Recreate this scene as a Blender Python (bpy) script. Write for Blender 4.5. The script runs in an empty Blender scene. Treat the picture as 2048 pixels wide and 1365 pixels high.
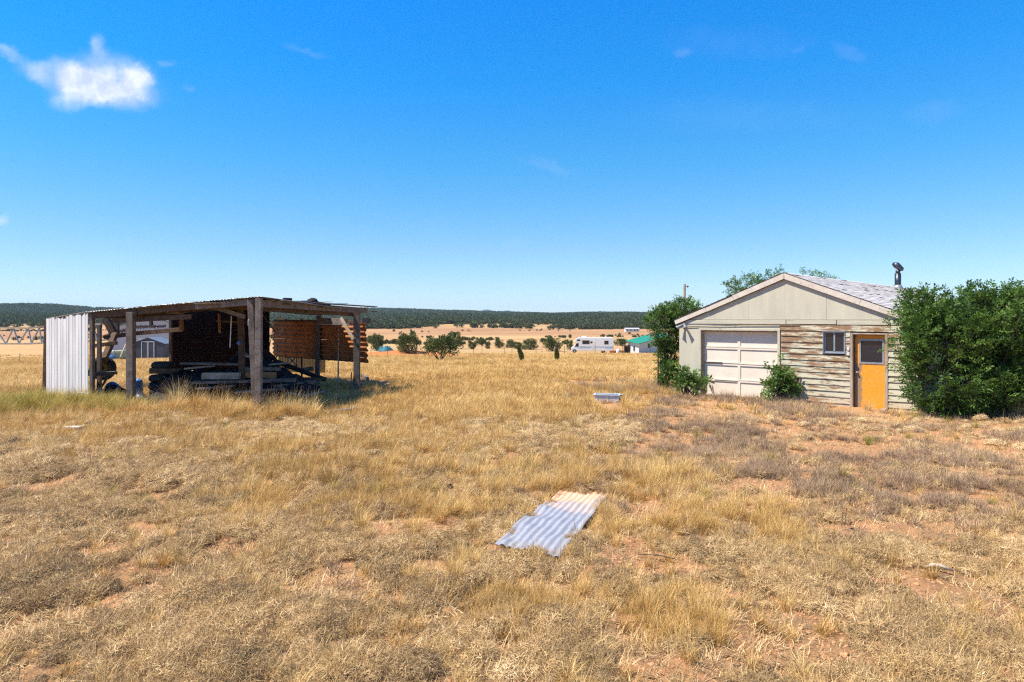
import bpy, math, random
import numpy as np
from mathutils import Vector, Matrix
R = math.radians
rng = np.random.default_rng(7); random.seed(7)
sc = bpy.context.scene
COL = sc.collection
# ------------------------------------------------------------------ camera
EYE = 2.5; F = 1365.0; HOR = 638.0
cd = bpy.data.cameras.new('camera'); cam = bpy.data.objects.new('camera', cd); COL.objects.link(cam)
cam.location = (0, 0, EYE); cam.rotation_euler = (R(90), 0, 0)
cd.sensor_width = 36; cd.lens = 24.0; cd.shift_y = -(682.5 - HOR) / 2048
cd.clip_start = .05; cd.clip_end = 40000
sc.camera = cam
# ------------------------------------------------------------------ world and sun
SUN = Vector((-.50, -.13, .85)).normalized()
w = bpy.data.worlds.new('World'); sc.world = w; w.use_nodes = True
nt = w.node_tree; nt.nodes.clear()
def N(nt, t, **k):
    n = nt.nodes.new(t)
    for a, v in k.items():
        if a == 'i':
            for kk, vv in v.items(): n.inputs[kk].default_value = vv
        else: setattr(n, a, v)
    return n
def world_nodes():
    L = nt.links.new
    out = N(nt, 'ShaderNodeOutputWorld'); bg = N(nt, 'ShaderNodeBackground'); bg.inputs[1].default_value = .082
    sky = N(nt, 'ShaderNodeTexSky'); sky.sky_type = 'NISHITA'; sky.sun_disc = False
    sky.sun_elevation = math.asin(SUN.z); sky.sun_rotation = math.atan2(SUN.x, SUN.y)
    sky.altitude = 1800; sky.air_density = 1.0; sky.dust_density = .3; sky.ozone_density = 2.0
    g = N(nt, 'ShaderNodeGamma'); g.inputs[1].default_value = 1.0
    tc = N(nt, 'ShaderNodeTexCoord'); sp = N(nt, 'ShaderNodeSeparateXYZ'); L(tc.outputs['Generated'], sp.inputs[0])
    # saturated polarised-looking blue, the same all round the sky
    ramp = N(nt, 'ShaderNodeValToRGB'); cr = ramp.color_ramp
    cr.elements[0].position = 0.0; cr.elements[0].color = (1.0, 1.0, 1.0, 1)
    cr.elements[1].position = .46; cr.elements[1].color = SKY_TOP
    e = cr.elements.new(.10); e.color = SKY_A
    e = cr.elements.new(.22); e.color = SKY_B
    e = cr.elements.new(.33); e.color = SKY_C
    cr.elements[0].color = SKY_0
    e = cr.elements.new(.75); e.color = (.25, .45, .74, 1)
    L(sp.outputs[2], ramp.inputs[0])
    mul = N(nt, 'ShaderNodeMix', data_type='RGBA', blend_type='MULTIPLY'); mul.inputs[0].default_value = 1
    dbl = N(nt, 'ShaderNodeVectorMath', operation='SCALE'); dbl.inputs['Scale'].default_value = 2.0; L(ramp.outputs[0], dbl.inputs[0])
    L(sky.outputs[0], g.inputs[0]); L(g.outputs[0], mul.inputs[6]); L(dbl.outputs[0], mul.inputs[7])
    # clouds: direction / y gives gnomonic coordinates in front of the camera
    dv = N(nt, 'ShaderNodeMath', operation='DIVIDE'); L(sp.outputs[0], dv.inputs[0]); L(sp.outputs[1], dv.inputs[1])
    dz = N(nt, 'ShaderNodeMath', operation='DIVIDE'); L(sp.outputs[2], dz.inputs[0]); L(sp.outputs[1], dz.inputs[1])
    front = N(nt, 'ShaderNodeMath', operation='GREATER_THAN'); L(sp.outputs[1], front.inputs[0]); front.inputs[1].default_value = .05
    cb = N(nt, 'ShaderNodeCombineXYZ'); L(dv.outputs[0], cb.inputs[0]); L(dz.outputs[0], cb.inputs[1])
    n1 = N(nt, 'ShaderNodeTexNoise', i={'Scale': 16, 'Detail': 7, 'Roughness': .6}); L(cb.outputs[0], n1.inputs['Vector'])
    sub = N(nt, 'ShaderNodeVectorMath', operation='SUBTRACT'); L(n1.outputs['Color'], sub.inputs[0]); sub.inputs[1].default_value = (.5, .5, .5)
    scl = N(nt, 'ShaderNodeVectorMath', operation='SCALE'); L(sub.outputs[0], scl.inputs[0]); scl.inputs['Scale'].default_value = .05
    add = N(nt, 'ShaderNodeVectorMath', operation='ADD'); L(cb.outputs[0], add.inputs[0]); L(scl.outputs[0], add.inputs[1])
    def puff(px, py, rx, ry, rot, amt):
        cx, cy = (px - 1024) / F, (HOR - py) / F
        s = N(nt, 'ShaderNodeVectorMath', operation='SUBTRACT'); L(add.outputs[0], s.inputs[0]); s.inputs[1].default_value = (cx, cy, .5 * 0)
        mp = N(nt, 'ShaderNodeMapping'); mp.vector_type = 'POINT'; L(s.outputs[0], mp.inputs[0])
        mp.inputs['Rotation'].default_value = (0, 0, R(rot))
        m2 = N(nt, 'ShaderNodeVectorMath', operation='MULTIPLY'); L(mp.outputs[0], m2.inputs[0]); m2.inputs[1].default_value = (F / rx / .9, F / ry / .9, 0)
        ln = N(nt, 'ShaderNodeVectorMath', operation='LENGTH'); L(m2.outputs[0], ln.inputs[0])
        mr = N(nt, 'ShaderNodeMapRange', interpolation_type='SMOOTHERSTEP'); L(ln.outputs['Value'], mr.inputs[0])
        mr.inputs[1].default_value = 1.35; mr.inputs[2].default_value = .05; mr.inputs[3].default_value = 0; mr.inputs[4].default_value = amt * .9
        return mr.outputs[0]
    ps = [puff(215, 158, 110, 56, 0, 1.15), puff(120, 150, 75, 32, 8, .5), puff(250, 190, 85, 34, 0, .65), puff(165, 175, 80, 36, 0, .6), puff(62, 140, 50, 26, 28, .3),
          puff(270, 150, 50, 30, 0, .7), puff(305, 158, 24, 16, 12, .4), puff(195, 95, 20, 24, 0, .4), puff(12, 108, 45, 14, 22, .32),
          puff(335, 122, 18, 11, 0, .12), puff(615, 105, 55, 9, 12, .07), puff(1700, 108, 42, 20, 20, .07), puff(1365, 108, 20, 12, 0, .12),
          puff(1100, 335, 70, 16, 8, .09), puff(1870, 225, 80, 26, 0, .05), puff(5, 440, 20, 14, 0, .35), puff(1600, 98, 26, 8, 0, .04), puff(1030, 485, 36, 12, 0, .06),
          puff(130, 200, 40, 20, 0, .22), puff(370, 185, 16, 8, 0, .1), puff(1480, 90, 200, 40, 0, .03), puff(1500, 230, 300, 50, 0, .03)]
    acc = ps[0]
    for p_ in ps[1:]:
        a = N(nt, 'ShaderNodeMath', operation='ADD'); L(acc, a.inputs[0]); L(p_, a.inputs[1]); acc = a.outputs[0]
    sm = N(nt, 'ShaderNodeMath', operation='MULTIPLY'); L(acc, sm.inputs[0]); L(front.outputs[0], sm.inputs[1]); 
    n2 = N(nt, 'ShaderNodeTexNoise', i={'Scale': 22, 'Detail': 6, 'Roughness': .55}); L(cb.outputs[0], n2.inputs['Vector'])
    mr2 = N(nt, 'ShaderNodeMapRange'); L(n2.outputs[0], mr2.inputs[0]); mr2.inputs[1].default_value = .3; mr2.inputs[2].default_value = .68; mr2.inputs[3].default_value = .55; mr2.inputs[4].default_value = 1.1
    s3 = N(nt, 'ShaderNodeMath', operation='MULTIPLY'); L(sm.outputs[0], s3.inputs[0]); L(mr2.outputs[0], s3.inputs[1])
    cl = N(nt, 'ShaderNodeClamp', i={'Max': .93}); L(s3.outputs[0], cl.inputs[0])
    n4 = N(nt, 'ShaderNodeTexNoise', i={'Scale': 30, 'Detail': 8, 'Roughness': .6}); L(add.outputs[0], n4.inputs['Vector'])
    mr4 = N(nt, 'ShaderNodeMapRange'); L(n4.outputs[0], mr4.inputs[0]); mr4.inputs[1].default_value = .38; mr4.inputs[2].default_value = .62
    cc = N(nt, 'ShaderNodeMix', data_type='RGBA'); L(mr4.outputs[0], cc.inputs[0]); cc.inputs[6].default_value = (4.6, 5.2, 7.2, 1); cc.inputs[7].default_value = CLOUD
    mx = N(nt, 'ShaderNodeMix', data_type='RGBA'); L(cl.outputs[0], mx.inputs[0]); L(mul.outputs[2], mx.inputs[6]); L(cc.outputs[2], mx.inputs[7])
    L(mx.outputs[2], bg.inputs[0]); L(bg.outputs[0], out.inputs[0])
SKY_0 = (.44, .455, .5, 1); SKY_A = (.31, .45, .53, 1); SKY_B = (.135, .50, .66, 1); SKY_C = (.035, .52, .84, 1); SKY_TOP = (.006, .53, .98, 1); CLOUD = (7.0, 7.3, 8.2, 1)
world_nodes()
sd = bpy.data.lights.new('sun', 'SUN'); sd.energy = 4.9; sd.angle = R(.53); sd.color = (1, .93, .81)
sun = bpy.data.objects.new('sun', sd); COL.objects.link(sun); sun.rotation_euler = SUN.to_track_quat('Z', 'Y').to_euler()
vs = sc.view_settings; sc.display_settings.display_device = 'sRGB'; vs.view_transform = 'Standard'; vs.look = 'None'; vs.exposure = .88; vs.gamma = 1; vs.use_curve_mapping = False
sc.cycles.max_bounces = 6; sc.cycles.sample_clamp_indirect = 2.5; sc.cycles.transparent_max_bounces = 8; sc.cycles.use_denoising = False; sc.cycles.filter_width = 1.25

# ------------------------------------------------------------------ noise and terrain
_perm = np.random.default_rng(3).random((256, 256))
def vnoise(x, y):
    xi = np.floor(x).astype(np.int64); yi = np.floor(y).astype(np.int64); fx = x - xi; fy = y - yi
    fx = fx * fx * (3 - 2 * fx); fy = fy * fy * (3 - 2 * fy)
    g = lambda a, b: _perm[a & 255, b & 255]
    return (g(xi, yi) * (1 - fx) + g(xi + 1, yi) * fx) * (1 - fy) + (g(xi, yi + 1) * (1 - fx) + g(xi + 1, yi + 1) * fx) * fy
def fbm(x, y, s, o=4, seed=0):
    v = 0; a = 1; t = 0
    for i in range(o):
        v = v + a * vnoise(x * s + 17.3 * i + seed * 31.7, y * s + 9.1 * i + seed * 13.1); t += a; a *= .5; s *= 2.03
    return v / t
def sst(a, b, x):
    t = np.clip((x - a) / (b - a), 0, 1); return t * t * (3 - 2 * t)
PR = np.array([0, 24, 35, 50, 75, 95, 115, 134, 160, 200, 300, 400, 550, 700, 800, 900, 1100, 1400, 1700, 2100, 2600, 3200, 6000, 12000.])
PZ = np.array([0, 0, -.35, -1.0, -1.9, -2.5, -3.5, -4.35, -4.75, -5.1, -5.7, -6.7, -7.3, -6.6, -4.0, -2.0, 1.0, 5.5, 8.0, 10, 24.0, 20, 5, 5])
RX = np.array([-4000, -200, 0, 60, 110, 190, 300, 560, 700, 760, 850, 950, 1100, 1200, 1350, 2048, 6000.])
RY = np.array([618, 613, 614.5, 613.5, 614.5, 619.5, 621, 619, 618, 617, 620, 623, 627.5, 625, 626.5, 626.5, 622])
def H(x, y):
    x = np.asarray(x, float); y = np.asarray(y, float)
    r = np.hypot(x, y); z = np.interp(r, PR, PZ)
    px = 1024 + F * x / np.maximum(y, 1e-3); px = np.where(y <= 1, np.where(x > 0, 5000, -3500), px)
    ry = np.interp(px, RX, RY) + 3.3 + (fbm(px, px * 0, .02, 3, 5) - .5) * 1.6
    zr = EYE + (HOR - ry) * 2600 / 1365                              # height of the skyline ridge
    k = sst(1700, 2600, r) * (1 - sst(2700, 3300, r))
    z = z * (1 - k) + zr * k
    z = z + sst(250, 900, r) * (1 - sst(1700, 2400, r)) * (fbm(x, y, 1 / 260., 3, 2) - .5) * 9
    z = z + sst(60, 140, r) * (1 - sst(500, 900, r)) * (fbm(x, y, 1 / 60., 3, 9) - .5) * .9
    near = 1 - sst(25, 60, r)
    z = z + near * ((fbm(x, y, .35, 3, 1) - .5) * .10 + (fbm(x, y, 2.4, 3, 4) - .5) * .17)
    mx, my = PMOUND
    z = z + .9 * np.exp(-((x - mx) / 6.) ** 2 - ((y - my) / 3.5) ** 2)
    fl = np.exp(-(np.maximum(0, np.hypot(x - 8.3, y - 20.5) - 3.2) / 1.2) ** 2)   # flat pad at the garage front
    return z * (1 - fl) + fl * np.minimum(z, 0) * .3
PMOUND = (-15.7, 97.0)
def hz(x, y): return float(H(np.array([x]), np.array([y]))[0])
def hit(px, py, smooth=True):
    k = (px - 1024) / F; m = (HOR - py) / F
    d = np.concatenate([np.arange(3, 60, .05), np.arange(60, 2600, .5)]); zz = EYE + m * d; g = H(k * d, d)
    i = np.argmax(zz <= g)
    return Vector((k * d[i], d[i], g[i]))
def W(px, py, d): return Vector(((px - 1024) / F * d, d, EYE + (HOR - py) / F * d))

# ------------------------------------------------------------------ object helpers
def link(o, parent=None):
    COL.objects.link(o)
    if parent: o.parent = parent
    return o
def tag(o, label=None, cat=None, group=None, kind=None):
    if label: o['label'] = label
    if cat: o['category'] = cat
    if group: o['group'] = group
    if kind: o['kind'] = kind
    return o
def empty(name, loc, rz=0, label=None, cat=None, group=None):
    o = bpy.data.objects.new(name, None); o.location = loc; o.rotation_euler = (0, 0, rz); link(o); o.empty_display_size = .2
    return tag(o, label, cat, group)
def npmesh(name, V, Fc, mat, attrs=None, smooth=False):
    """V (n,3); Fc (m,3) or (m,4) array"""
    me = bpy.data.meshes.new(name); V = np.asarray(V, np.float32); Fc = np.asarray(Fc, np.int32); m, k = Fc.shape
    me.vertices.add(len(V)); me.vertices.foreach_set('co', V.ravel()); me.loops.add(m * k); me.loops.foreach_set('vertex_index', Fc.ravel())
    me.polygons.add(m); me.polygons.foreach_set('loop_start', np.arange(0, m * k, k, dtype=np.int32)); 
    try: me.polygons.foreach_set('loop_total', np.full(m, k, np.int32))
    except Exception: pass
    if smooth: me.polygons.foreach_set('use_smooth', np.ones(m, bool))
    for an, av in (attrs or {}).items():
        av = np.asarray(av, np.float32)
        at = me.attributes.new(an, 'FLOAT', 'POINT'); at.data.foreach_set('value', av)
    me.update(calc_edges=True); me.validate()
    if mat: me.materials.append(mat)
    return me
class MB:
    """collects solids, builds one mesh"""
    def __init__(s): s.v = []; s.f = []; s.mi = []; s.m = 0
    def add(s, vs_, fs_):
        b = len(s.v); s.v += [tuple(v) for v in vs_]; s.f += [tuple(i + b for i in f) for f in fs_]; s.mi += [s.m] * len(fs_)
    def box(s, lo, hi, M=None, bev=0):
        x0, y0, z0 = lo; x1, y1, z1 = hi
        vs_ = [Vector(p) for p in ((x0, y0, z0), (x1, y0, z0), (x1, y1, z0), (x0, y1, z0), (x0, y0, z1), (x1, y0, z1), (x1, y1, z1), (x0, y1, z1))]
        if M: vs_ = [M @ v for v in vs_]
        s.add(vs_, [(0, 3, 2, 1), (4, 5, 6, 7), (0, 1, 5, 4), (1, 2, 6, 5), (2, 3, 7, 6), (3, 0, 4, 7)]); return s
    def bar(s, a, b, wd, ht, up=(0, 0, 1), taper=1, jit=0):
        """rectangular bar from a to b; wd sideways, ht along up"""
        a = Vector(a); b = Vector(b); d = (b - a); 
        dn = d.normalized(); u = Vector(up)
        if abs(dn.dot(u.normalized())) > .98: u = Vector((0, 1, 0))
        sd_ = dn.cross(u).normalized(); uu = sd_.cross(dn).normalized()
        vs_ = []
        for p, t in ((a, 1), (b, taper)):
            for sx, sy in ((-1, -1), (1, -1), (1, 1), (-1, 1)):
                q = p + sd_ * sx * wd / 2 * t + uu * sy * ht / 2 * t
                if jit: q = q + dn * random.uniform(-jit, jit)
                vs_.append(q)
        s.add(vs_, [(0, 1, 2, 3), (7, 6, 5, 4), (0, 4, 5, 1), (1, 5, 6, 2), (2, 6, 7, 3), (3, 7, 4, 0)]); return s
    def tube(s, pts, rad, n=8, cap=True):
        pts = [Vector(p) for p in pts]
        if not hasattr(rad, '__len__'): rad = [rad] * len(pts)
        rings = []; u = None
        for i, p in enumerate(pts):
            d = (pts[min(i + 1, len(pts) - 1)] - pts[max(i - 1, 0)]).normalized()
            if u is None: u = d.orthogonal().normalized()
            u = (u - d * u.dot(d)).normalized(); v = d.cross(u)
            rings.append([p + (u * math.cos(2 * math.pi * k / n) + v * math.sin(2 * math.pi * k / n)) * rad[i] for k in range(n)])
        vs_ = [q for r_ in rings for q in r_]; fs_ = []
        for i in range(len(rings) - 1):
            for k in range(n): fs_.append((i * n + k, i * n + (k + 1) % n, (i + 1) * n + (k + 1) % n, (i + 1) * n + k))
        if cap: fs_ += [tuple(range(n - 1, -1, -1)), tuple((len(rings) - 1) * n + k for k in range(n))]
        s.add(vs_, fs_); return s
    def prism(s, poly, d, M=None):
        """poly: list of Vector, extruded by vector d"""
        n = len(poly); d = Vector(d); vs_ = [Vector(p) for p in poly] + [Vector(p) + d for p in poly]
        if M: vs_ = [M @ v for v in vs_]
        s.add(vs_, [tuple(range(n)), tuple(range(2 * n - 1, n - 1, -1))] + [(k, (k + n), (k + 1) % n + n, (k + 1) % n) for k in range(n)]); return s
    def mesh(s, name, mats, smooth=False, bevel=0):
        me = bpy.data.meshes.new(name); me.from_pydata([tuple(v) for v in s.v], [], s.f)
        for m_ in (mats if isinstance(mats, (list, tuple)) else [mats]): me.materials.append(m_)
        if any(s.mi): me.polygons.foreach_set('material_index', s.mi)
        import bmesh
        bm = bmesh.new(); bm.from_mesh(me); bmesh.ops.recalc_face_normals(bm, faces=bm.faces)
        if bevel: bmesh.ops.bevel(bm, geom=bm.edges[:], offset=bevel, segments=1, affect='EDGES', clamp_overlap=True)
        bm.to_mesh(me); bm.free()
        if smooth: me.polygons.foreach_set('use_smooth', [True] * len(me.polygons))
        me.update(); return me
    def build(s, name, mats, parent=None, smooth=False, bevel=0):
        return link(bpy.data.objects.new(name, s.mesh(name, mats, smooth, bevel)), parent)
def thing(name, me_or_mb, mats, label, cat, group=None, center=None, bevel=0, smooth=False):
    """single-mesh thing in world coordinates with its origin moved to its base"""
    me = me_or_mb.mesh(name, mats, smooth, bevel) if isinstance(me_or_mb, MB) else me_or_mb
    n = len(me.vertices); co = np.empty(n * 3, np.float32); me.vertices.foreach_get('co', co); co = co.reshape(-1, 3)
    c = np.array([(co[:, 0].min() + co[:, 0].max()) / 2, (co[:, 1].min() + co[:, 1].max()) / 2, co[:, 2].min()], np.float32)
    me.vertices.foreach_set('co', (co - c).ravel()); me.update()
    o = bpy.data.objects.new(name, me); o.location = [float(q) for q in c]; link(o)
    return tag(o, label, cat, group)

# ------------------------------------------------------------------ materials
def newmat(name):
    m = bpy.data.materials.new(name); m.use_nodes = True; t = m.node_tree; t.nodes.clear()
    out = N(t, 'ShaderNodeOutputMaterial'); b = N(t, 'ShaderNodeBsdfPrincipled'); t.links.new(b.outputs[0], out.inputs[0])
    b.inputs['Specular IOR Level'].default_value = .25
    return m, t, b, out
def rgba(c): return (c[0] * .84, c[1] * .84, c[2] * .84, 1)
def simple(name, c, c2=None, scale=6, rough=.8, metal=0, bump=.2, bscale=40, stretch=(1, 1, 1), dirt=None, spec=.25, coord='Object', lo=.35, hi=.65, detail=6, rnd=.0):
    m, t, b, out = newmat(name); L = t.links.new
    tc = N(t, 'ShaderNodeTexCoord'); mp = N(t, 'ShaderNodeMapping'); L(tc.outputs[coord], mp.inputs[0]); mp.inputs['Scale'].default_value = stretch
    n = N(t, 'ShaderNodeTexNoise', i={'Scale': scale, 'Detail': detail, 'Roughness': .65}); L(mp.outputs[0], n.inputs['Vector'])
    mr = N(t, 'ShaderNodeMapRange', i={1: lo, 2: hi}); L(n.outputs[0], mr.inputs[0])
    c2 = c2 or tuple(q * .75 for q in c)
    mx = N(t, 'ShaderNodeMix', data_type='RGBA', i={6: rgba(c), 7: rgba(c2)}); L(mr.outputs[0], mx.inputs[0]); last = mx.outputs[2]
    if dirt:
        dc, ds, dlo, dhi = dirt
        n2 = N(t, 'ShaderNodeTexNoise', i={'Scale': ds, 'Detail': 8, 'Roughness': .7}); L(mp.outputs[0], n2.inputs['Vector'])
        mr2 = N(t, 'ShaderNodeMapRange', i={1: dlo, 2: dhi}); L(n2.outputs[0], mr2.inputs[0])
        m2 = N(t, 'ShaderNodeMix', data_type='RGBA', i={7: rgba(dc)}); L(mr2.outputs[0], m2.inputs[0]); L(last, m2.inputs[6]); last = m2.outputs[2]
    if rnd:
        oi = N(t, 'ShaderNodeObjectInfo'); mr3 = N(t, 'ShaderNodeMapRange', i={3: 1 - rnd, 4: 1 + rnd}); L(oi.outputs['Random'], mr3.inputs[0])
        vm = N(t, 'ShaderNodeVectorMath', operation='SCALE'); L(last, vm.inputs[0]); L(mr3.outputs[0], vm.inputs['Scale']); last = vm.outputs[0]
    L(last, b.inputs['Base Color'])
    b.inputs['Roughness'].default_value = rough; b.inputs['Metallic'].default_value = metal; b.inputs['Specular IOR Level'].default_value = spec
    if bump:
        n3 = N(t, 'ShaderNodeTexNoise', i={'Scale': bscale, 'Detail': 5}); L(mp.outputs[0], n3.inputs['Vector'])
        bp = N(t, 'ShaderNodeBump', i={'Strength': bump, 'Distance': .02}); L(n3.outputs[0], bp.inputs['Height']); L(bp.outputs[0], b.inputs['Normal'])
    return m
def leafmat(name, c1, c2, c3, trans=.35, rough=.55, inst=True):
    """colour from per-vertex attribute 'v' and per-instance attribute 'tint'"""
    m, t, b, out = newmat(name); L = t.links.new
    a = N(t, 'ShaderNodeAttribute', attribute_name='v')
    rp = N(t, 'ShaderNodeValToRGB'); rp.color_ramp.elements[0].color = rgba(c1); rp.color_ramp.elements[1].color = rgba(c3); e = rp.color_ramp.elements.new(.5); e.color = rgba(c2)
    last_in = a.outputs['Fac']
    if inst:
        ti = N(t, 'ShaderNodeAttribute', attribute_name='tint', attribute_type='INSTANCER')
        s1 = N(t, 'ShaderNodeMath', operation='MULTIPLY_ADD', i={1: .9, 2: .05}); L(ti.outputs['Fac'], s1.inputs[0])
        s2 = N(t, 'ShaderNodeMath', operation='MULTIPLY_ADD', i={1: .45, 2: -.22}); L(a.outputs['Fac'], s2.inputs[0])
        s3 = N(t, 'ShaderNodeMath', operation='ADD', use_clamp=True); L(s1.outputs[0], s3.inputs[0]); L(s2.outputs[0], s3.inputs[1]); last_in = s3.outputs[0]
    L(last_in, rp.inputs[0])
    br = N(t, 'ShaderNodeMapRange', i={3: .72, 4: 1.25}); L(a.outputs['Fac'], br.inputs[0])
    vm = N(t, 'ShaderNodeVectorMath', operation='SCALE'); L(rp.outputs[0], vm.inputs[0]); L(br.outputs[0], vm.inputs['Scale'])
    L(vm.outputs[0], b.inputs['Base Color']); b.inputs['Roughness'].default_value = rough
    tr = N(t, 'ShaderNodeBsdfTranslucent'); L(vm.outputs[0], tr.inputs[0])
    ms = N(t, 'ShaderNodeMixShader', i={0: trans}); L(b.outputs[0], ms.inputs[1]); L(tr.outputs[0], ms.inputs[2]); L(ms.outputs[0], out.inputs[0])
    return m
M = {}
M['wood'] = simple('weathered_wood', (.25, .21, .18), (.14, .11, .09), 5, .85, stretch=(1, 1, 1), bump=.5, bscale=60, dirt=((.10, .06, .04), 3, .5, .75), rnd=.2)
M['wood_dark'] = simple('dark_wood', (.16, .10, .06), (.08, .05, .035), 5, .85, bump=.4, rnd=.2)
M['wood_pale'] = simple('pale_wood', (.50, .40, .30), (.30, .22, .15), 5, .8, bump=.3, rnd=.15)
M['wood_orange'] = simple('orange_wood', (.42, .22, .08), (.25, .12, .05), 6, .8, bump=.3)
M['white_metal'] = simple('white_painted_metal', (.70, .69, .68), (.58, .57, .57), 2.2, .45, bump=.05, stretch=(1, 1, .35), dirt=((.24, .17, .13), 7, .63, .76), spec=.4)
M['galv'] = simple('galvanised_sheet', (.42, .44, .47), (.30, .32, .35), 3, .42, metal=.55, bump=.1, dirt=((.30, .26, .24), 5, .6, .75))
M['rust'] = simple('rusty_sheet', (.50, .20, .06), (.28, .10, .035), 2.5, .75, bump=.2, dirt=((.10, .04, .02), 6, .55, .75), rnd=.15)
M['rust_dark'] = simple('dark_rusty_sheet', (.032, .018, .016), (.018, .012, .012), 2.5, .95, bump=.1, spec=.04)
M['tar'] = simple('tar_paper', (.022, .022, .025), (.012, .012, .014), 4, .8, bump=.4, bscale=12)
M['rubber'] = simple('tyre_rubber', (.025, .025, .027), (.045, .042, .04), 8, .75, bump=.3)
M['yellow_rim'] = simple('yellow_rim', (.42, .30, .03), (.25, .16, .03), 6, .6)
M['blue_plastic'] = simple('blue_plastic', (.03, .16, .42), (.02, .10, .30), 5, .4, spec=.5)
M['white_plastic'] = simple('white_plastic', (.75, .74, .70), (.6, .6, .58), 5, .5)
M['paint'] = simple('pale_green_paint', (.60, .56, .43), (.51, .475, .37), 1.3, .75, bump=.12, bscale=90, stretch=(2.0, 1, .5), dirt=((.40, .33, .23), 4, .64, .80))
M['paint2'] = simple('trim_paint', (.60, .555, .43), (.50, .465, .36), 3, .75, bump=.2, stretch=(.5, 1, 2), dirt=((.26, .17, .11), 7, .58, .72))
M['fascia'] = simple('cream_fascia_paint', (.70, .63, .54), (.60, .51, .42), 4, .7, bump=.2, stretch=(1, 1, 1), dirt=((.27, .20, .15), 9, .58, .70))
M['gdoor'] = simple('cream_door_paint', (.84, .75, .62), (.77, .67, .54), 2, .6, bump=.04, dirt=((.55, .38, .26), 3, .66, .85))
M['frame'] = simple('weathered_frame', (.50, .43, .34), (.30, .22, .16), 6, .8, bump=.3, stretch=(1, 1, .3))
M['alu'] = simple('window_aluminium', (.40, .43, .47), (.30, .33, .38), 6, .4, metal=.4)
M['shingle'] = simple('grey_shingle', (.72, .67, .64), (.62, .58, .55), 2.5, .9, bump=.4, bscale=80, dirt=((.30, .27, .26), 5, .58, .8))
M['concrete'] = simple('concrete', (.46, .36, .27), (.36, .25, .17), 4, .9, bump=.3)
M['black_metal'] = simple('black_metal', (.10, .11, .13), (.05, .055, .065), 5, .35, metal=.7)
M['bark'] = simple('bark', (.13, .10, .075), (.07, .05, .04), 8, .9, bump=.5)
M['rv_white'] = simple('motorhome_white', (.82, .81, .79), (.76, .75, .72), 1, .35, bump=0, spec=.5)
M['stripe'] = simple('blue_stripe', (.22, .38, .55), (.18, .32, .50), 2, .4, bump=0)
M['green_roof'] = simple('green_metal_roof', (.03, .30, .17), (.025, .24, .14), 3, .45, bump=.05)
M['white_wall'] = simple('white_wall', (.78, .77, .73), (.66, .63, .58), 1.5, .8, bump=.05)
M['barn_grey'] = simple('grey_steel_wall', (.52, .54, .58), (.47, .49, .53), .5, .55, bump=0)
M['barn_roof'] = simple('slate_steel_roof', (.17, .20, .26), (.14, .17, .22), .6, .5, bump=0)
M['shed_dark'] = simple('charcoal_wall', (.085, .09, .105), (.07, .075, .09), 1, .6, bump=0)
M['teal'] = simple('teal_tarp', (.02, .16, .20), (.015, .11, .15), 2, .6, bump=.3, bscale=6)
M['tan_sheet'] = simple('tan_sheet', (.38, .30, .13), (.26, .20, .09), 3, .8)
M['grey_rim'] = simple('grey_paint', (.35, .36, .38), (.25, .26, .28), 5, .5)
M['wire'] = simple('wire', (.25, .24, .23), None, 5, .5, metal=.5, bump=0)
M['stick'] = simple('bleached_stick', (.62, .52, .42), (.42, .33, .25), 9, .9)
M['totegreen'] = simple('tote_green', (.42, .50, .30), (.34, .42, .24), 3, .5)
def glass(name, c):
    m, t, b, out = newmat(name); b.inputs['Base Color'].default_value = rgba(c); b.inputs['Roughness'].default_value = .06; b.inputs['Specular IOR Level'].default_value = .6
    tc = N(t, 'ShaderNodeTexCoord'); n = N(t, 'ShaderNodeTexNoise', i={'Scale': 1.5, 'Detail': 2}); t.links.new(tc.outputs['Object'], n.inputs['Vector'])
    bp = N(t, 'ShaderNodeBump', i={'Strength': .15, 'Distance': .05}); t.links.new(n.outputs[0], bp.inputs['Height']); t.links.new(bp.outputs[0], b.inputs['Normal']); return m
M['glass'] = glass('window_glass', (.012, .018, .03))
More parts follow.
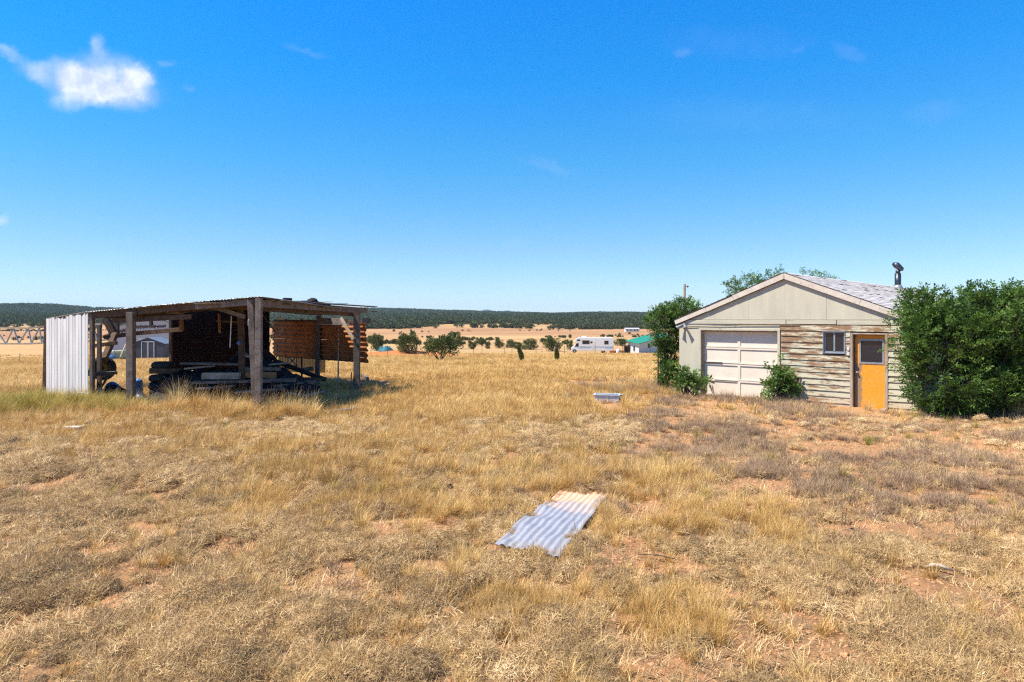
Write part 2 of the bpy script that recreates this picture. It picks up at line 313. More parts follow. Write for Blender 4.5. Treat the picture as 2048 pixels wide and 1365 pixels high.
# peeling siding: pale paint on bare brown wood, streaked along the boards
def siding_mat():
    m, t, b, out = newmat('peeling_siding'); L = t.links.new
    tc = N(t, 'ShaderNodeTexCoord'); mp = N(t, 'ShaderNodeMapping', i={'Scale': (1, 1, 5.5)}); L(tc.outputs['Object'], mp.inputs[0])
    n1 = N(t, 'ShaderNodeTexNoise', i={'Scale': 1.9, 'Detail': 9, 'Roughness': .72}); L(mp.outputs[0], n1.inputs['Vector'])
    n2 = N(t, 'ShaderNodeTexNoise', i={'Scale': .9, 'Detail': 2}); L(tc.outputs['Object'], n2.inputs['Vector'])
    sp = N(t, 'ShaderNodeSeparateXYZ'); L(tc.outputs['Object'], sp.inputs[0])
    # more wear between the garage door and the door, less on the right end
    w1 = N(t, 'ShaderNodeMapRange', i={1: 6.2, 2: 6.7, 3: .015, 4: -.06}); L(sp.outputs[0], w1.inputs[0])
    up = N(t, 'ShaderNodeMapRange', i={1: .2, 2: 2.3, 3: -.03, 4: .03}); L(sp.outputs[2], up.inputs[0])
    s = N(t, 'ShaderNodeMath', operation='ADD'); L(n1.outputs[0], s.inputs[0]); L(w1.outputs[0], s.inputs[1])
    s2 = N(t, 'ShaderNodeMath', operation='ADD'); L(s.outputs[0], s2.inputs[0]); L(up.outputs[0], s2.inputs[1])
    n2s = N(t, 'ShaderNodeMath', operation='MULTIPLY_ADD', i={1: .28, 2: -.14}); L(n2.outputs[0], n2s.inputs[0])
    s3 = N(t, 'ShaderNodeMath', operation='ADD'); L(s2.outputs[0], s3.inputs[0]); L(n2s.outputs[0], s3.inputs[1])
    mr = N(t, 'ShaderNodeMapRange', i={1: .475, 2: .565}); L(s3.outputs[0], mr.inputs[0])
    n3 = N(t, 'ShaderNodeTexNoise', i={'Scale': 9, 'Detail': 6}); L(mp.outputs[0], n3.inputs['Vector'])
    br = N(t, 'ShaderNodeMix', data_type='RGBA', i={6: (.29, .165, .085, 1), 7: (.14, .088, .05, 1)}); L(n3.outputs[0], br.inputs[0])
    pa = N(t, 'ShaderNodeMix', data_type='RGBA', i={6: (.51, .475, .35, 1), 7: (.40, .37, .27, 1)}); L(n3.outputs[0], pa.inputs[0])
    mx = N(t, 'ShaderNodeMix', data_type='RGBA'); L(mr.outputs[0], mx.inputs[0]); L(pa.outputs[2], mx.inputs[6]); L(br.outputs[2], mx.inputs[7])
    # soil splash on the lowest boards
    so = N(t, 'ShaderNodeMapRange', i={1: .35, 2: .0, 3: 0, 4: .75}); L(sp.outputs[2], so.inputs[0])
    sm = N(t, 'ShaderNodeMath', operation='MULTIPLY'); L(so.outputs[0], sm.inputs[0]); L(n3.outputs[0], sm.inputs[1])
    m2 = N(t, 'ShaderNodeMix', data_type='RGBA', i={7: (0.378, 0.202, 0.101, 1)}); L(sm.outputs[0], m2.inputs[0]); L(mx.outputs[2], m2.inputs[6])
    L(m2.outputs[2], b.inputs['Base Color']); b.inputs['Roughness'].default_value = .8
    bp = N(t, 'ShaderNodeBump', i={'Strength': .5, 'Distance': .006}); bp.invert = True; L(mr.outputs[0], bp.inputs['Height']); L(bp.outputs[0], b.inputs['Normal'])
    return m
M['siding'] = siding_mat()
def orange_door_mat():
    m, t, b, out = newmat('orange_door'); L = t.links.new
    tc = N(t, 'ShaderNodeTexCoord'); sp = N(t, 'ShaderNodeSeparateXYZ'); L(tc.outputs['Object'], sp.inputs[0])
    n = N(t, 'ShaderNodeTexNoise', i={'Scale': 7, 'Detail': 8, 'Roughness': .7}); L(tc.outputs['Object'], n.inputs['Vector'])
    a = N(t, 'ShaderNodeMath', operation='MULTIPLY_ADD', i={1: .30, 2: -.15}); L(n.outputs[0], a.inputs[0])
    s = N(t, 'ShaderNodeMath', operation='ADD'); L(sp.outputs[0], s.inputs[0]); L(a.outputs[0], s.inputs[1])
    zz = N(t, 'ShaderNodeMapRange', i={1: 1.25, 2: 1.2, 3: -.16, 4: 0}); L(sp.outputs[2], zz.inputs[0])
    s2 = N(t, 'ShaderNodeMath', operation='SUBTRACT'); L(s.outputs[0], s2.inputs[0]); L(zz.outputs[0], s2.inputs[1])
    mr = N(t, 'ShaderNodeMapRange', i={1: 5.69, 2: 5.66}); L(s2.outputs[0], mr.inputs[0])    # bare veneer strip along the latch side
    n2 = N(t, 'ShaderNodeTexNoise', i={'Scale': 14, 'Detail': 8, 'Roughness': .75}); L(tc.outputs['Object'], n2.inputs['Vector'])
    w_ = N(t, 'ShaderNodeMapRange', i={1: .50, 2: .68, 4: .8}); L(n2.outputs[0], w_.inputs[0])
    o = N(t, 'ShaderNodeMix', data_type='RGBA', i={6: (0.697, 0.277, 0.021, 1), 7: (0.588, 0.353, 0.134, 1)}); L(w_.outputs[0], o.inputs[0])
    v = N(t, 'ShaderNodeMix', data_type='RGBA', i={6: (0.353, 0.252, 0.151, 1), 7: (0.218, 0.126, 0.067, 1)}); L(n2.outputs[0], v.inputs[0])
    mx = N(t, 'ShaderNodeMix', data_type='RGBA'); L(mr.outputs[0], mx.inputs[0]); L(o.outputs[2], mx.inputs[6]); L(v.outputs[2], mx.inputs[7])
    L(mx.outputs[2], b.inputs['Base Color']); b.inputs['Roughness'].default_value = .6
    bp = N(t, 'ShaderNodeBump', i={'Strength': .3, 'Distance': .006}); L(mr.outputs[0], bp.inputs['Height']); L(bp.outputs[0], b.inputs['Normal']); return m
M['odoor'] = orange_door_mat()
def ground_mat():
    m, t, b, out = newmat('dry_ground'); L = t.links.new
    g = N(t, 'ShaderNodeNewGeometry')
    def noise(s, d=6, r=.6): 
        n = N(t, 'ShaderNodeTexNoise', i={'Scale': s, 'Detail': d, 'Roughness': r}); L(g.outputs['Position'], n.inputs['Vector']); return n.outputs[0]
    def mix(f, a, b_):
        x = N(t, 'ShaderNodeMix', data_type='RGBA'); 
        if hasattr(f, 'links'): L(f, x.inputs[0])
        else: x.inputs[0].default_value = f
        for i, q in ((6, a), (7, b_)):
            if hasattr(q, 'links'): L(q, x.inputs[i])
            else: x.inputs[i].default_value = rgba(q)
        return x.outputs[2]
    def mr(v, a, b_, c=0, d=1):
        x = N(t, 'ShaderNodeMapRange', i={1: a, 2: b_, 3: c, 4: d}); L(v, x.inputs[0]); return x.outputs[0]
    def mul(a, b_):
        x = N(t, 'ShaderNodeMath', operation='MULTIPLY'); L(a, x.inputs[0]); L(b_, x.inputs[1]); return x.outputs[0]
    ln = N(t, 'ShaderNodeVectorMath', operation='LENGTH'); L(g.outputs['Position'], ln.inputs[0]); r_ = ln.outputs['Value']
    soil = mix(mr(noise(3.5), .35, .65), (.74, .36, .155), (.54, .25, .105))
    soil = mix(mr(noise(55, 6, .75), .5, .7), soil, (.70, .42, .25))
    lit = mix(mr(noise(60, 5, .7), .35, .65), (.42, .29, .15), (.23, .15, .085))       # straw litter
    near = mix(mr(noise(2.2, 9, .8), .40, .60, .0, .85), soil, lit)
    gold = mix(mr(noise(.25, 8, .7), .35, .65), (.56, .37, .165), (.46, .29, .13))
    gold = mix(mr(noise(6, 6, .7), .45, .65, 0, .5), gold, (.32, .21, .10))
    c = mix(mr(r_, 18, 45), near, gold)
    # orange bare dirt mound
    dv = N(t, 'ShaderNodeVectorMath', operation='DISTANCE'); L(g.outputs['Position'], dv.inputs[0]); dv.inputs[1].default_value = (PMOUND[0] + 1, PMOUND[1] - 1.5, -2)
    c = mix(mr(dv.outputs['Value'], 9, 6), c, (.52, .20, .07))
    # far plain: alternating tan and reddish bare strips, then wooded slopes
    far = mix(mr(noise(.018, 5, .6), .42, .58), (.52, .335, .15), (.44, .26, .12))
    c = mix(mr(r_, 120, 230), c, far)
    red = mix(mr(noise(.01, 5, .6), .4, .6), (.38, .20, .095), (.45, .27, .13))
    c = mix(mul(mr(r_, 330, 400), mr(r_, 690, 620)), c, red)
    wood_ = mix(mr(noise(.02, 10, .75), .46, .58), (.11, .115, .05), (.40, .28, .14))
    c = mix(mr(r_, 760, 1000), c, wood_)
    wood2 = mix(mr(noise(.012, 10, .75), .60, .72), (.065, .08, .04), (.22, .18, .09))
    c = mix(mr(r_, 1200, 1700), c, wood2)
    L(c, b.inputs['Base Color']); b.inputs['Roughness'].default_value = .95; b.inputs['Specular IOR Level'].default_value = .1
    n = N(t, 'ShaderNodeTexNoise', i={'Scale': 18, 'Detail': 10, 'Roughness': .8}); L(g.outputs['Position'], n.inputs['Vector'])
    bp = N(t, 'ShaderNodeBump', i={'Strength': .9, 'Distance': .05}); L(n.outputs[0], bp.inputs['Height']); L(bp.outputs[0], b.inputs['Normal'])
    return m
M['ground'] = ground_mat()
M['mountain'] = simple('blue_mountain', (.025, .03, .035), (.04, .045, .04), .002, .9, bump=0)
M['mat_grass'] = leafmat('matted_grass', (.37, .25, .125), (.67, .45, .205), (.92, .71, .40), .12)
M['gold_grass'] = leafmat('golden_grass', (.43, .255, .085), (.72, .45, .14), (.88, .64, .28), .15)
M['grey_weed'] = leafmat('grey_weed', (.33, .215, .135), (.48, .325, .20), (.74, .54, .31), .12)
M['green_grass'] = leafmat('greening_grass', (.20, .20, .03), (.46, .37, .07), (.66, .45, .13), .2)
M['leaf'] = leafmat('green_leaf', (.040, .10, .018), (.095, .19, .032), (.20, .31, .06), .35, .5, inst=False)
M['leaf_light'] = leafmat('light_green_leaf', (.07, .15, .03), (.14, .25, .05), (.26, .38, .09), .4, .5, inst=False)
M['juniper'] = leafmat('juniper_foliage', (.055, .075, .018), (.10, .125, .030), (.17, .19, .05), .2, .7, inst=False)
M['juniper_far'] = leafmat('far_juniper_foliage', (.05, .062, .022), (.085, .10, .035), (.14, .15, .055), .15, .8, inst=False)

# ------------------------------------------------------------------ ground sheet
def ground():
    na = 700; fr = .62
    a1 = np.linspace(-R(48), R(48), int(na * fr)); a2 = np.linspace(R(48), R(312), int(na * (1 - fr)) + 2)[1:-1]
    ang = np.concatenate([a1, a2]); na = len(ang)
    rr = np.concatenate([np.geomspace(.4, 4, 14)[:-1], np.geomspace(4, 30, 210)[:-1], np.geomspace(30, 1200, 130)[:-1], np.geomspace(1200, 12000, 60)])
    A, Rr = np.meshgrid(ang, rr); X = np.sin(A) * Rr; Y = np.cos(A) * Rr; Z = H(X, Y)
    V = np.stack([X, Y, Z], -1).reshape(-1, 3)
    nr = len(rr); i = np.arange(nr - 1)[:, None] * na; j = np.arange(na)[None, :]; j2 = (j + 1) % na
    Fq = np.stack([i + j, i + j2, i + na + j2, i + na + j], -1).reshape(-1, 4)[:, ::-1]
    # centre fan as degenerate-free quads
    c = len(V); V = np.vstack([V, [[0, 0, hz(0, 0)]]])
    me = npmesh('ground', V, Fq, M['ground'], smooth=True)
    o = link(bpy.data.objects.new('ground', me)); tag(o, 'dry red soil plain running out to wooded hills', None, None, 'structure')
ground()
# distant blue mountains
def mountains():
    xs = np.linspace(700, 1300, 160); ys = np.full_like(xs, 640.)
    prof = 636 - 10.5 * np.exp(-((xs - 972) / 19.) ** 2) - 8.5 * np.exp(-((xs - 1018) / 20.) ** 2) - 8 * np.exp(-((xs - 995) / 40.) ** 2) - 6 * np.exp(-((xs - 935) / 20.) ** 2)
    prof = prof - (fbm(xs, xs * 0, .08, 3, 8) - .5) * 2
    V = []; Fq = []; D = [8200, 8900, 9500, 10300]; K = [.0, .55, 1, .0]
    for d, k in zip(D, K):
        for x, p in zip(xs, prof): V.append(((x - 1024) / F * d, d, 4 + (EYE + (HOR - p) / F * 9500 - 4) * k))
    n = len(xs)
    for r_ in range(3):
        for i in range(n - 1): Fq.append((r_ * n + i, r_ * n + i + 1, (r_ + 1) * n + i + 1, (r_ + 1) * n + i))
    me = npmesh('distant_mountains', V, Fq, M['mountain'], smooth=True)
    tag(link(bpy.data.objects.new('distant_mountains', me)), 'two pale blue peaks far beyond the wooded ridge', None, None, 'structure')
mountains()

# ------------------------------------------------------------------ GARAGE
U = Vector((.731, -.682, 0)).normalized()
GA = math.atan2(U.y, U.x)
gar = empty('garage', (5.65, 23.05, 0), GA, 'weathered pale green garage with peeling board siding and a low grey gable roof', 'garage')
GW = 7.10; GL = 16.0; ZE = 2.46; ZR = 3.84; TH = .15
def gz(u): return ZE + (ZR - ZE) * (1 - abs(u - GW / 2) / (GW / 2))
# core behind the cladding
mb = MB()
mb.box((.03, .04, -.1), (.80, .16, ZE)); mb.box((3.33, .04, -.1), (4.67, .16, ZE)); mb.box((4.67, .04, -.1), (5.26, .16, 1.50)); mb.box((4.67, .04, 2.14), (5.26, .16, ZE))
mb.box((5.26, .04, -.1), (5.42, .16, ZE)); mb.box((6.36, .04, -.1), (GW - .03, .16, ZE)); mb.box((.80, .04, 2.13), (3.33, .16, ZE)); mb.box((5.42, .04, 2.09), (6.36, .16, ZE))
mb.build('front_framing', M['wood_dark'], gar)
mb = MB(); mb.box((0, .17, -.1), (.1, GL, ZE)); mb.box((GW - .1, .17, -.1), (GW, GL, ZE)); mb.box((.1, GL - .1, -.1), (GW - .1, GL, ZE)); mb.build('wall', M['paint'], gar)
# interior dark backing room
mb = MB(); mb.box((.4, .9, -.05), (GW - .4, 1.0, 2.4)); mb.build('inner_partition', M['wood_dark'], gar)
# right side wall boards
for k in range(14):
    z0 = -.02 + k * .175; mb = MB(); mb.prism([Vector((GW, .02, z0)), Vector((GW + .03, .02, z0)), Vector((GW + .012, .02, z0 + .172)), Vector((GW, .02, z0 + .172))], (0, GL - .1, 0)); mb.build('side_siding_board', M['siding'], gar)
# gable panels (plywood sheets with gaps)
cuts = [0.05, 1.25, 2.42, 3.55, 4.75, 5.95, GW - .05]
for a, b in zip(cuts[:-1], cuts[1:]):
    mb = MB(); g = .004 if abs(a - 3.55) < .01 else .001; a += g; b -= g; y = random.uniform(-.004, .004)
    pts = [Vector((a, y, ZE + .012)), Vector((b, y, ZE + .012)), Vector((b, y, gz(b) - .01))]
    if a < GW / 2 < b: pts.append(Vector((GW / 2, y, ZR - .01)))
    pts.append(Vector((a, y, gz(a) - .01)))
    mb.prism(pts, (0, .04, 0)); mb.build('gable_panel', M['paint'], gar)
# battens / frieze boards below the gable
for (a, b, z0, z1, y, mt) in ((0, 3.58, ZE - .125, ZE, -.022, 'paint2'), (3.60, 5.03, ZE - .120, ZE - .002, -.026, 'paint2'), (5.05, GW, ZE - .130, ZE - .003, -.024, 'paint2')):
    mb = MB(); mb.box((a, y, z0), (b, .035, z1)); mb.build('frieze_board', M[mt], gar, bevel=.004)
# plain panel parts left of and above the garage door
for (a, b, z0, z1) in ((0, .72, -.02, 2.333), (.722, 1.98, 2.19, 2.333), (1.99, 3.40, 2.19, 2.333)):
    mb = MB(); mb.box((a, .0, z0), (b, .038, z1)); mb.build('wall_panel', M['paint'], gar)
# siding boards
def board(a, b, z0, hgt=.172):
    n = max(2, int((b - a) / .35)); V = []; tilt = random.uniform(-.006, .006); th = random.uniform(.028, .038)
    for i in range(n + 1):
        u = a + (b - a) * i / n; dz = random.uniform(-.003, .003) + tilt * (u - a)
        V += [(u, .036, z0 + dz), (u, -th + random.uniform(-.004, .002), z0 + dz), (u, -.004, z0 + hgt + .004), (u, .036, z0 + hgt + .004)]
    Fc = []
    for i in range(n):
        for k in range(4): Fc.append((i * 4 + k, i * 4 + (k + 1) % 4, (i + 1) * 4 + (k + 1) % 4, (i + 1) * 4 + k))
    Fc += [(0, 1, 2, 3), (n * 4 + 3, n * 4 + 2, n * 4 + 1, n * 4)]
    mb = MB(); mb.add(V, Fc); mb.build('siding_board', M['siding'], gar)
for k in range(14):
    z0 = -.10 + k * .1735
    z1 = z0 + .1735
    a0 = 3.44 + (.17 if random.random() < .3 else 0)
    if z1 > 1.47 and z0 < 2.12:
        board(3.44, 4.655, z0); board(5.285, 5.395, z0) if z0 < 2.08 else None
    elif z0 >= 2.05: board(3.42, GW - .01, z0)
    else: board(3.44, 5.395, z0)
    if z0 < 2.05: board(6.375, GW - .01, z0)
# garage door trim
for (a, b, z0, z1) in ((.725, .80, -.02, 2.19), (3.335, 3.41, -.02, 2.19), (.80, 3.335, 2.125, 2.19)):
    mb = MB(); mb.box((a, -.028, z0), (b, .045, z1)); mb.build('door_trim', M['paint2'], gar, bevel=.004)
mb = MB(); mb.box((.80, .045, -.02), (.83, .25, 2.125)); mb.box((3.305, .045, -.02), (3.335, .25, 2.125)); mb.box((.83, .045, 2.10), (3.305, .25, 2.125)); mb.build('door_jamb', M['frame'], gar)
gd = MB(); gd.box((.83, .20, -.01), (3.305, .235, 2.10)); gdo = gd.build('garage_door', M['gdoor'], gar)
secs = 4; hs = 2.09 / secs
for k in range(secs):
    z0 = .0 + k * hs; y = .15 + (0, .006, -.004, .003)[k]; tl = (.0, -.015, .012, .004)[k]
    for j, (a, b) in enumerate(((.835, 2.03), (2.03, 3.30))):
        # rails, stiles as a frame, field recessed
        mb = MB(); e = .045
        Mx = Matrix.Translation((0, 0, 0)) @ Matrix.Rotation(0, 4, 'X')
        zz0 = z0 + .008 + (tl if j == 0 else 0); zz1 = z0 + hs - .006
        mb.box((a + .002, y, zz0), (b - .002, y + .045, zz0 + e)); mb.box((a + .002, y, zz1 - e), (b - .002, y + .045, zz1))
        mb.box((a + .002, y + .001, zz0 + e), (a + e, y + .045, zz1 - e)); mb.box((b - e, y + .001, zz0 + e), (b - .002, y + .045, zz1 - e))
        mb.box((a + e, y + .028, zz0 + e), (b - e, y + .044, zz1 - e))
        mb.build('door_panel', M['gdoor'], gdo)
mb = MB(); mb.box((.90, .128, 1.045), (1.48, .149, 1.075), Matrix.Rotation(R(-.6), 4, 'Y')); mb.build('loose_strip', M['wood_dark'], gdo)
mb = MB(); mb.box((1.2, .132, .515), (2.0, .149, .535)); mb.build('loose_strip', M['gdoor'], gdo)
# sliding window
win = MB().box((4.675, .03, 1.515), (5.255, .08, 1.56)).box((4.675, .03, 2.09), (5.255, .08, 2.13)).box((4.675, .03, 1.56), (4.715, .08, 2.09)).box((5.215, .03, 1.56), (5.255, .08, 2.09)).box((4.94, .02, 1.56), (4.985, .08, 2.09)).build('window', M['alu'], gar)
MB().box((4.655, -.045, 1.50), (5.275, .03, 1.515)).box((4.655, -.03, 1.515), (4.675, .06, 2.13)).box((5.255, -.03, 1.515), (5.275, .06, 2.13)).box((4.655, -.035, 2.13), (5.275, .03, 2.155)).build('frame', M['alu'], win)
MB().box((4.715, .05, 1.56), (4.94, .056, 2.09)).build('pane', M['glass'], win); MB().box((4.985, .045, 1.56), (5.215, .051, 2.09)).build('pane', M['glass'], win)
# orange entry door
MB().box((5.40, -.05, -.1), (5.475, .10, 2.10)).build('door_frame', M['frame'], gar, bevel=.004)
MB().box((6.30, -.045, -.06), (6.37, .10, 2.10)).build('door_frame', M['frame'], gar, bevel=.004)
MB().box((5.475, -.04, 2.06), (6.30, .10, 2.10)).build('door_frame', M['frame'], gar, bevel=.004)
MB().box((5.475, .10, 0), (5.49, .2, 2.06)).box((6.285, .10, 0), (6.30, .2, 2.06)).box((5.49, .10, 2.045), (6.285, .2, 2.06)).build('door_stop', M['wood_dark'], gar)
dr = MB().box((5.495, .10, .0), (6.28, .14, 1.27)).box((5.495, .10, 1.91), (6.28, .14, 2.04)).box((5.495, .10, 1.27), (5.64, .14, 1.91)).box((6.215, .10, 1.27), (6.28, .14, 1.91)).build('door', M['odoor'], gar)
MB().box((5.61, .085, 1.235), (6.245, .10, 1.285)).box((5.61, .085, 1.885), (6.245, .10, 1.93)).box((5.61, .085, 1.285), (5.655, .10, 1.885)).box((6.20, .085, 1.285), (6.245, .10, 1.885)).build('frame', M['alu'], dr)
MB().box((5.64, .115, 1.27), (6.215, .12, 1.91)).build('pane', M['glass'], dr)
MB().tube([(5.565, .10, .98), (5.565, .055, .98), (5.565, .03, .98)], [.018, .018, .032], 10).build('handle', M['alu'], dr, smooth=True)
MB().tube([(5.565, .10, 1.1), (5.565, .075, 1.1)], [.036, .034], 10).build('lock', M['black_metal'], dr)
MB().box((5.33, -.075, 1.60), (5.395, -.03, 1.70)).box((5.325, -.06, 1.46), (5.395, -.03, 1.56)).build('junction_box', M['white_plastic'], gar, bevel=.004)
# conduit and flood light
MB().tube([(.28, -.03, 2.235), (1.05, -.032, 2.26), (2.3, -.034, 2.305), (4.0, -.036, 2.325)], .012, 6).build('conduit', M['wood_dark'], gar)
fl = MB().tube([(.20, -.0, 2.30), (.20, -.06, 2.30)], [.06, .055], 10).build('flood_light', M['grey_rim'], gar)
for s_ in (-1, 1): MB().tube([(.20, -.06, 2.30), (.20 + .07 * s_, -.12, 2.27), (.20 + .13 * s_, -.20, 2.22), (.20 + .15 * s_, -.235, 2.20)], [.02, .035, .055, .075], 10).build('lamp', M['grey_rim'], fl, smooth=True)
# roof
sl = math.atan2(ZR - ZE, GW / 2); ov = .30; fo = .07
def slope_pt(side, s, y, n_=0):  # s measured down from ridge along the slope
    u = GW / 2 + side * (s * math.cos(sl) + n_ * math.sin(sl)); return Vector((u, y, ZR + .02 - s * math.sin(sl) + n_ * math.cos(sl)))
SL = GW / 2 / math.cos(sl) + ov * .4
roof_rng = random.Random(5)
for side in (-1, 1):
    mb = MB(); p = [slope_pt(side, 0, -fo), slope_pt(side, SL, -fo), slope_pt(side, SL, GL + .2), slope_pt(side, 0, GL + .2)]
    mb.prism(p, Vector((side * math.sin(sl), 0, math.cos(sl))) * .03); rf = mb.build('roof', M['wood'], gar)
    # shingle courses
    V = []; Fc = []; nco = int(SL / .14); mbs = MB()
    for c in range(nco):
        s1 = SL + .02 - c * (SL / nco); s0 = s1 - SL / nco - .03; y = -fo - .02 + roof_rng.uniform(-.15, 0)
        while y < GL + .2:
            ln_ = roof_rng.uniform(.28, .34); 
            if roof_rng.random() > (.035 if y < 4 else .01):
                lift = .045 + roof_rng.uniform(0, .008) + (.02 if roof_rng.random() < .03 else 0); low = .034; sh = roof_rng.uniform(-.012, .012)
                ya = max(y, -fo - .02); yb = min(y + ln_ - .012, GL + .2)
                if yb > ya:
                    q = [slope_pt(side, s1 + sh, ya, lift), slope_pt(side, s1 + sh, yb, lift), slope_pt(side, s0, yb, low), slope_pt(side, s0, ya, low)]
                    q2 = [slope_pt(side, s1 + sh, ya, lift - .012), slope_pt(side, s1 + sh, yb, lift - .012)]
                    b0 = len(mbs.v); mbs.add(q + q2, [(0, 1, 2, 3), (0, 4, 5, 1)])
            y += ln_
    sh_ = mbs.build('shingles', M['shingle'], rf); tag(sh_, kind='stuff')
    # rake fascia and eave fascia
    if side == -1:
        prev = 0
        for a, b, dz in ((0.01, 1.75, 0), (1.76, 2.75, -.012), (2.76, SL + .03, -.004)):
            p0 = slope_pt(side, a, -fo, -.065 + dz); p1 = slope_pt(side, b, -fo, -.065 + dz + (.0 if b < 3 else .01)); mb = MB(); mb.bar(p0, p1, .03, .155 if a < 1 else .13); mb.build('fascia_board', M['fascia'], gar)
        mb = MB(); mb.bar(slope_pt(side, .05, -fo + .03, -.13), slope_pt(side, SL, -fo + .03, -.13), .03, .05); mb.build('rake_moulding', M['wood_dark'], gar)
    else:
        for a, b in ((0.01, 2.3), (2.31, SL + .03)):
            mb = MB(); mb.bar(slope_pt(side, a, -fo, -.065), slope_pt(side, b, -fo, -.065), .03, .16); mb.build('fascia_board', M['fascia'], gar)
    mb = MB(); mb.bar(slope_pt(side, SL + .01, -fo + .03, -.05), slope_pt(side, SL + .01, GL, -.05), .03, .12); mb.build('eave_board', M['fascia'], gar)
    p = [slope_pt(side, .1, -fo + .02, -.012), slope_pt(side, SL, -fo + .02, -.012), slope_pt(side, SL, .05, -.012), slope_pt(side, .1, .05, -.012)]
    mb = MB(); mb.prism(p, Vector((side * math.sin(sl), 0, math.cos(sl))) * .01); mb.build('soffit', M['paint2'], gar)
# flue: just behind the ridge
fu = empty('stove_flue', (0, 0, 0), 0); fu.parent = gar
COLf = fu
x0, y0 = GW / 2 + .12, 12.2
MB().tube([(x0, y0, ZR - .2), (x0, y0, ZR + .62)], .125, 14).build('flue_pipe', M['black_metal'], fu, smooth=True)
MB().tube([(x0, y0, ZR - .08), (x0, y0, ZR + .12)], [.24, .14], 14).build('flashing', M['galv'], fu, smooth=True)
MB().tube([(x0, y0, ZR + .62), (x0, y0, ZR + .76)], [.09, .09], 12).tube([(x0 - .20, y0 + .0, ZR + 1.05), (x0 - .06, y0, ZR + .98), (x0 + .16, y0, ZR + .77), (x0 + .17, y0, ZR + .72)], [.06, .14, .10, .04], 10).build('flue_cowl', M['black_metal'], fu, smooth=True)
# concrete apron
mb = MB(); Mg = Matrix.Translation((5.65, 23.05, 0)) @ Matrix.Rotation(GA, 4, 'Z')
mb.box((.6, -.35, -.12), (3.6, .2, -.015), Mg); mb.box((5.0, -.55, -.12), (6.5, .1, -.02), Mg)
tag(mb.build('concrete_slab', M['concrete'], None, bevel=.015), 'broken pale concrete sill in front of the garage doors', None, None, 'structure')
MB_block = MB(); MB_block.box((6.28, -.38, -.05), (6.42, -.22, .07), Mg)
thing('stone', MB_block, M['concrete'], 'pale block of stone on the slab at the orange door', 'stone', bevel=.025)

# ------------------------------------------------------------------ OPEN SHED
shed = empty('open_shed', (-9.5, 21, 0), 0, 'collapsing open pole shed with dark interior, white sheet wall and broken roof', 'shed')
SH = Vector((-9.5, 21, 0))
def sp(p): return Vector(p) - SH
def sbar(name, a, b, w_, h_, mt='wood', **k):
    return MB().bar(sp(a), sp(b), w_, h_, **k).build(name, M[mt], shed, bevel=.006)
Fp = Vector((-12.45, 20.25, 0)); Ap = Vector((-10.8, 19.35, 0)); Bp = Vector((-6.68, 17.85, 0)); Cp = Vector((-5.34, 23.5, 0))
def z3(p, z): return Vector((p.x, p.y, z))
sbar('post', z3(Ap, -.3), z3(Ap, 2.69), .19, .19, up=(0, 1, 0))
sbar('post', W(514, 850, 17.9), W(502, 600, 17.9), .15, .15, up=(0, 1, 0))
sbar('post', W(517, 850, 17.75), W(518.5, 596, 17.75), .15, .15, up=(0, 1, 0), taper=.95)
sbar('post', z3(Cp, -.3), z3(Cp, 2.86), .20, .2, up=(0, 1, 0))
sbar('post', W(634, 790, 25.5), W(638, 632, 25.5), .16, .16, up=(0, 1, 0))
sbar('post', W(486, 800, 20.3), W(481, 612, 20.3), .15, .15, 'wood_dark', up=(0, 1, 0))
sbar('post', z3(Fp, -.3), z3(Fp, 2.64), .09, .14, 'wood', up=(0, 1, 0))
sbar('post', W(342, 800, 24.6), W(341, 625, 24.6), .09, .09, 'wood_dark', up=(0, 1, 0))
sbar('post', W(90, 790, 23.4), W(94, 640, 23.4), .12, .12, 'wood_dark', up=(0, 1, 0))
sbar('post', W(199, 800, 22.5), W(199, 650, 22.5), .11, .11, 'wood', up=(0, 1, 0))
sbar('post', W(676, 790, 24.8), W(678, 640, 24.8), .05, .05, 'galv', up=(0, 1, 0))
MB().tube([sp(W(703, 745, 21)), sp(W(702, 790, 21))], .02, 6).build('pipe', M['black_metal'], shed)
# front beam, roof edge
def fp(s): 
    p = Fp.lerp(Bp, s); return p
zf = lambda s: 2.60 + .37 * s ** .9
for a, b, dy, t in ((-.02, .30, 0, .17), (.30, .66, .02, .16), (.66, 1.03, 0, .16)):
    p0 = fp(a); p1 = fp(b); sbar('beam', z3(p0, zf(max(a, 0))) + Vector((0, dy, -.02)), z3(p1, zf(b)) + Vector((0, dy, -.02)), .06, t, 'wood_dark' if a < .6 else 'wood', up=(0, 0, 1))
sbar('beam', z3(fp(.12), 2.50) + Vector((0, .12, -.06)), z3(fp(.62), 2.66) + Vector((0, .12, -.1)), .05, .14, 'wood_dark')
# side beam B->C and beyond
q = (Cp - Bp).normalized()
sbar('beam', z3(Bp, 2.91) + q * -.1 + Vector((.05, 0, 0)), z3(Cp, 2.78) + q * .55 + Vector((.1, 0, 0)), .06, .19, 'wood')
sbar('beam', z3(Bp, 2.79) + q * .1 + Vector((-.15, 0, 0)), z3(Cp, 2.66) + q * .3 + Vector((-.15, 0, 0)), .06, .16, 'wood_dark')
sbar('fascia_plank', z3(Bp, 3.0) + q * .3 + Vector((.05, 0, 0)), z3(Cp, 2.93) + q * 1.0 + Vector((.2, 0, 0)), .2, .035, 'wood')
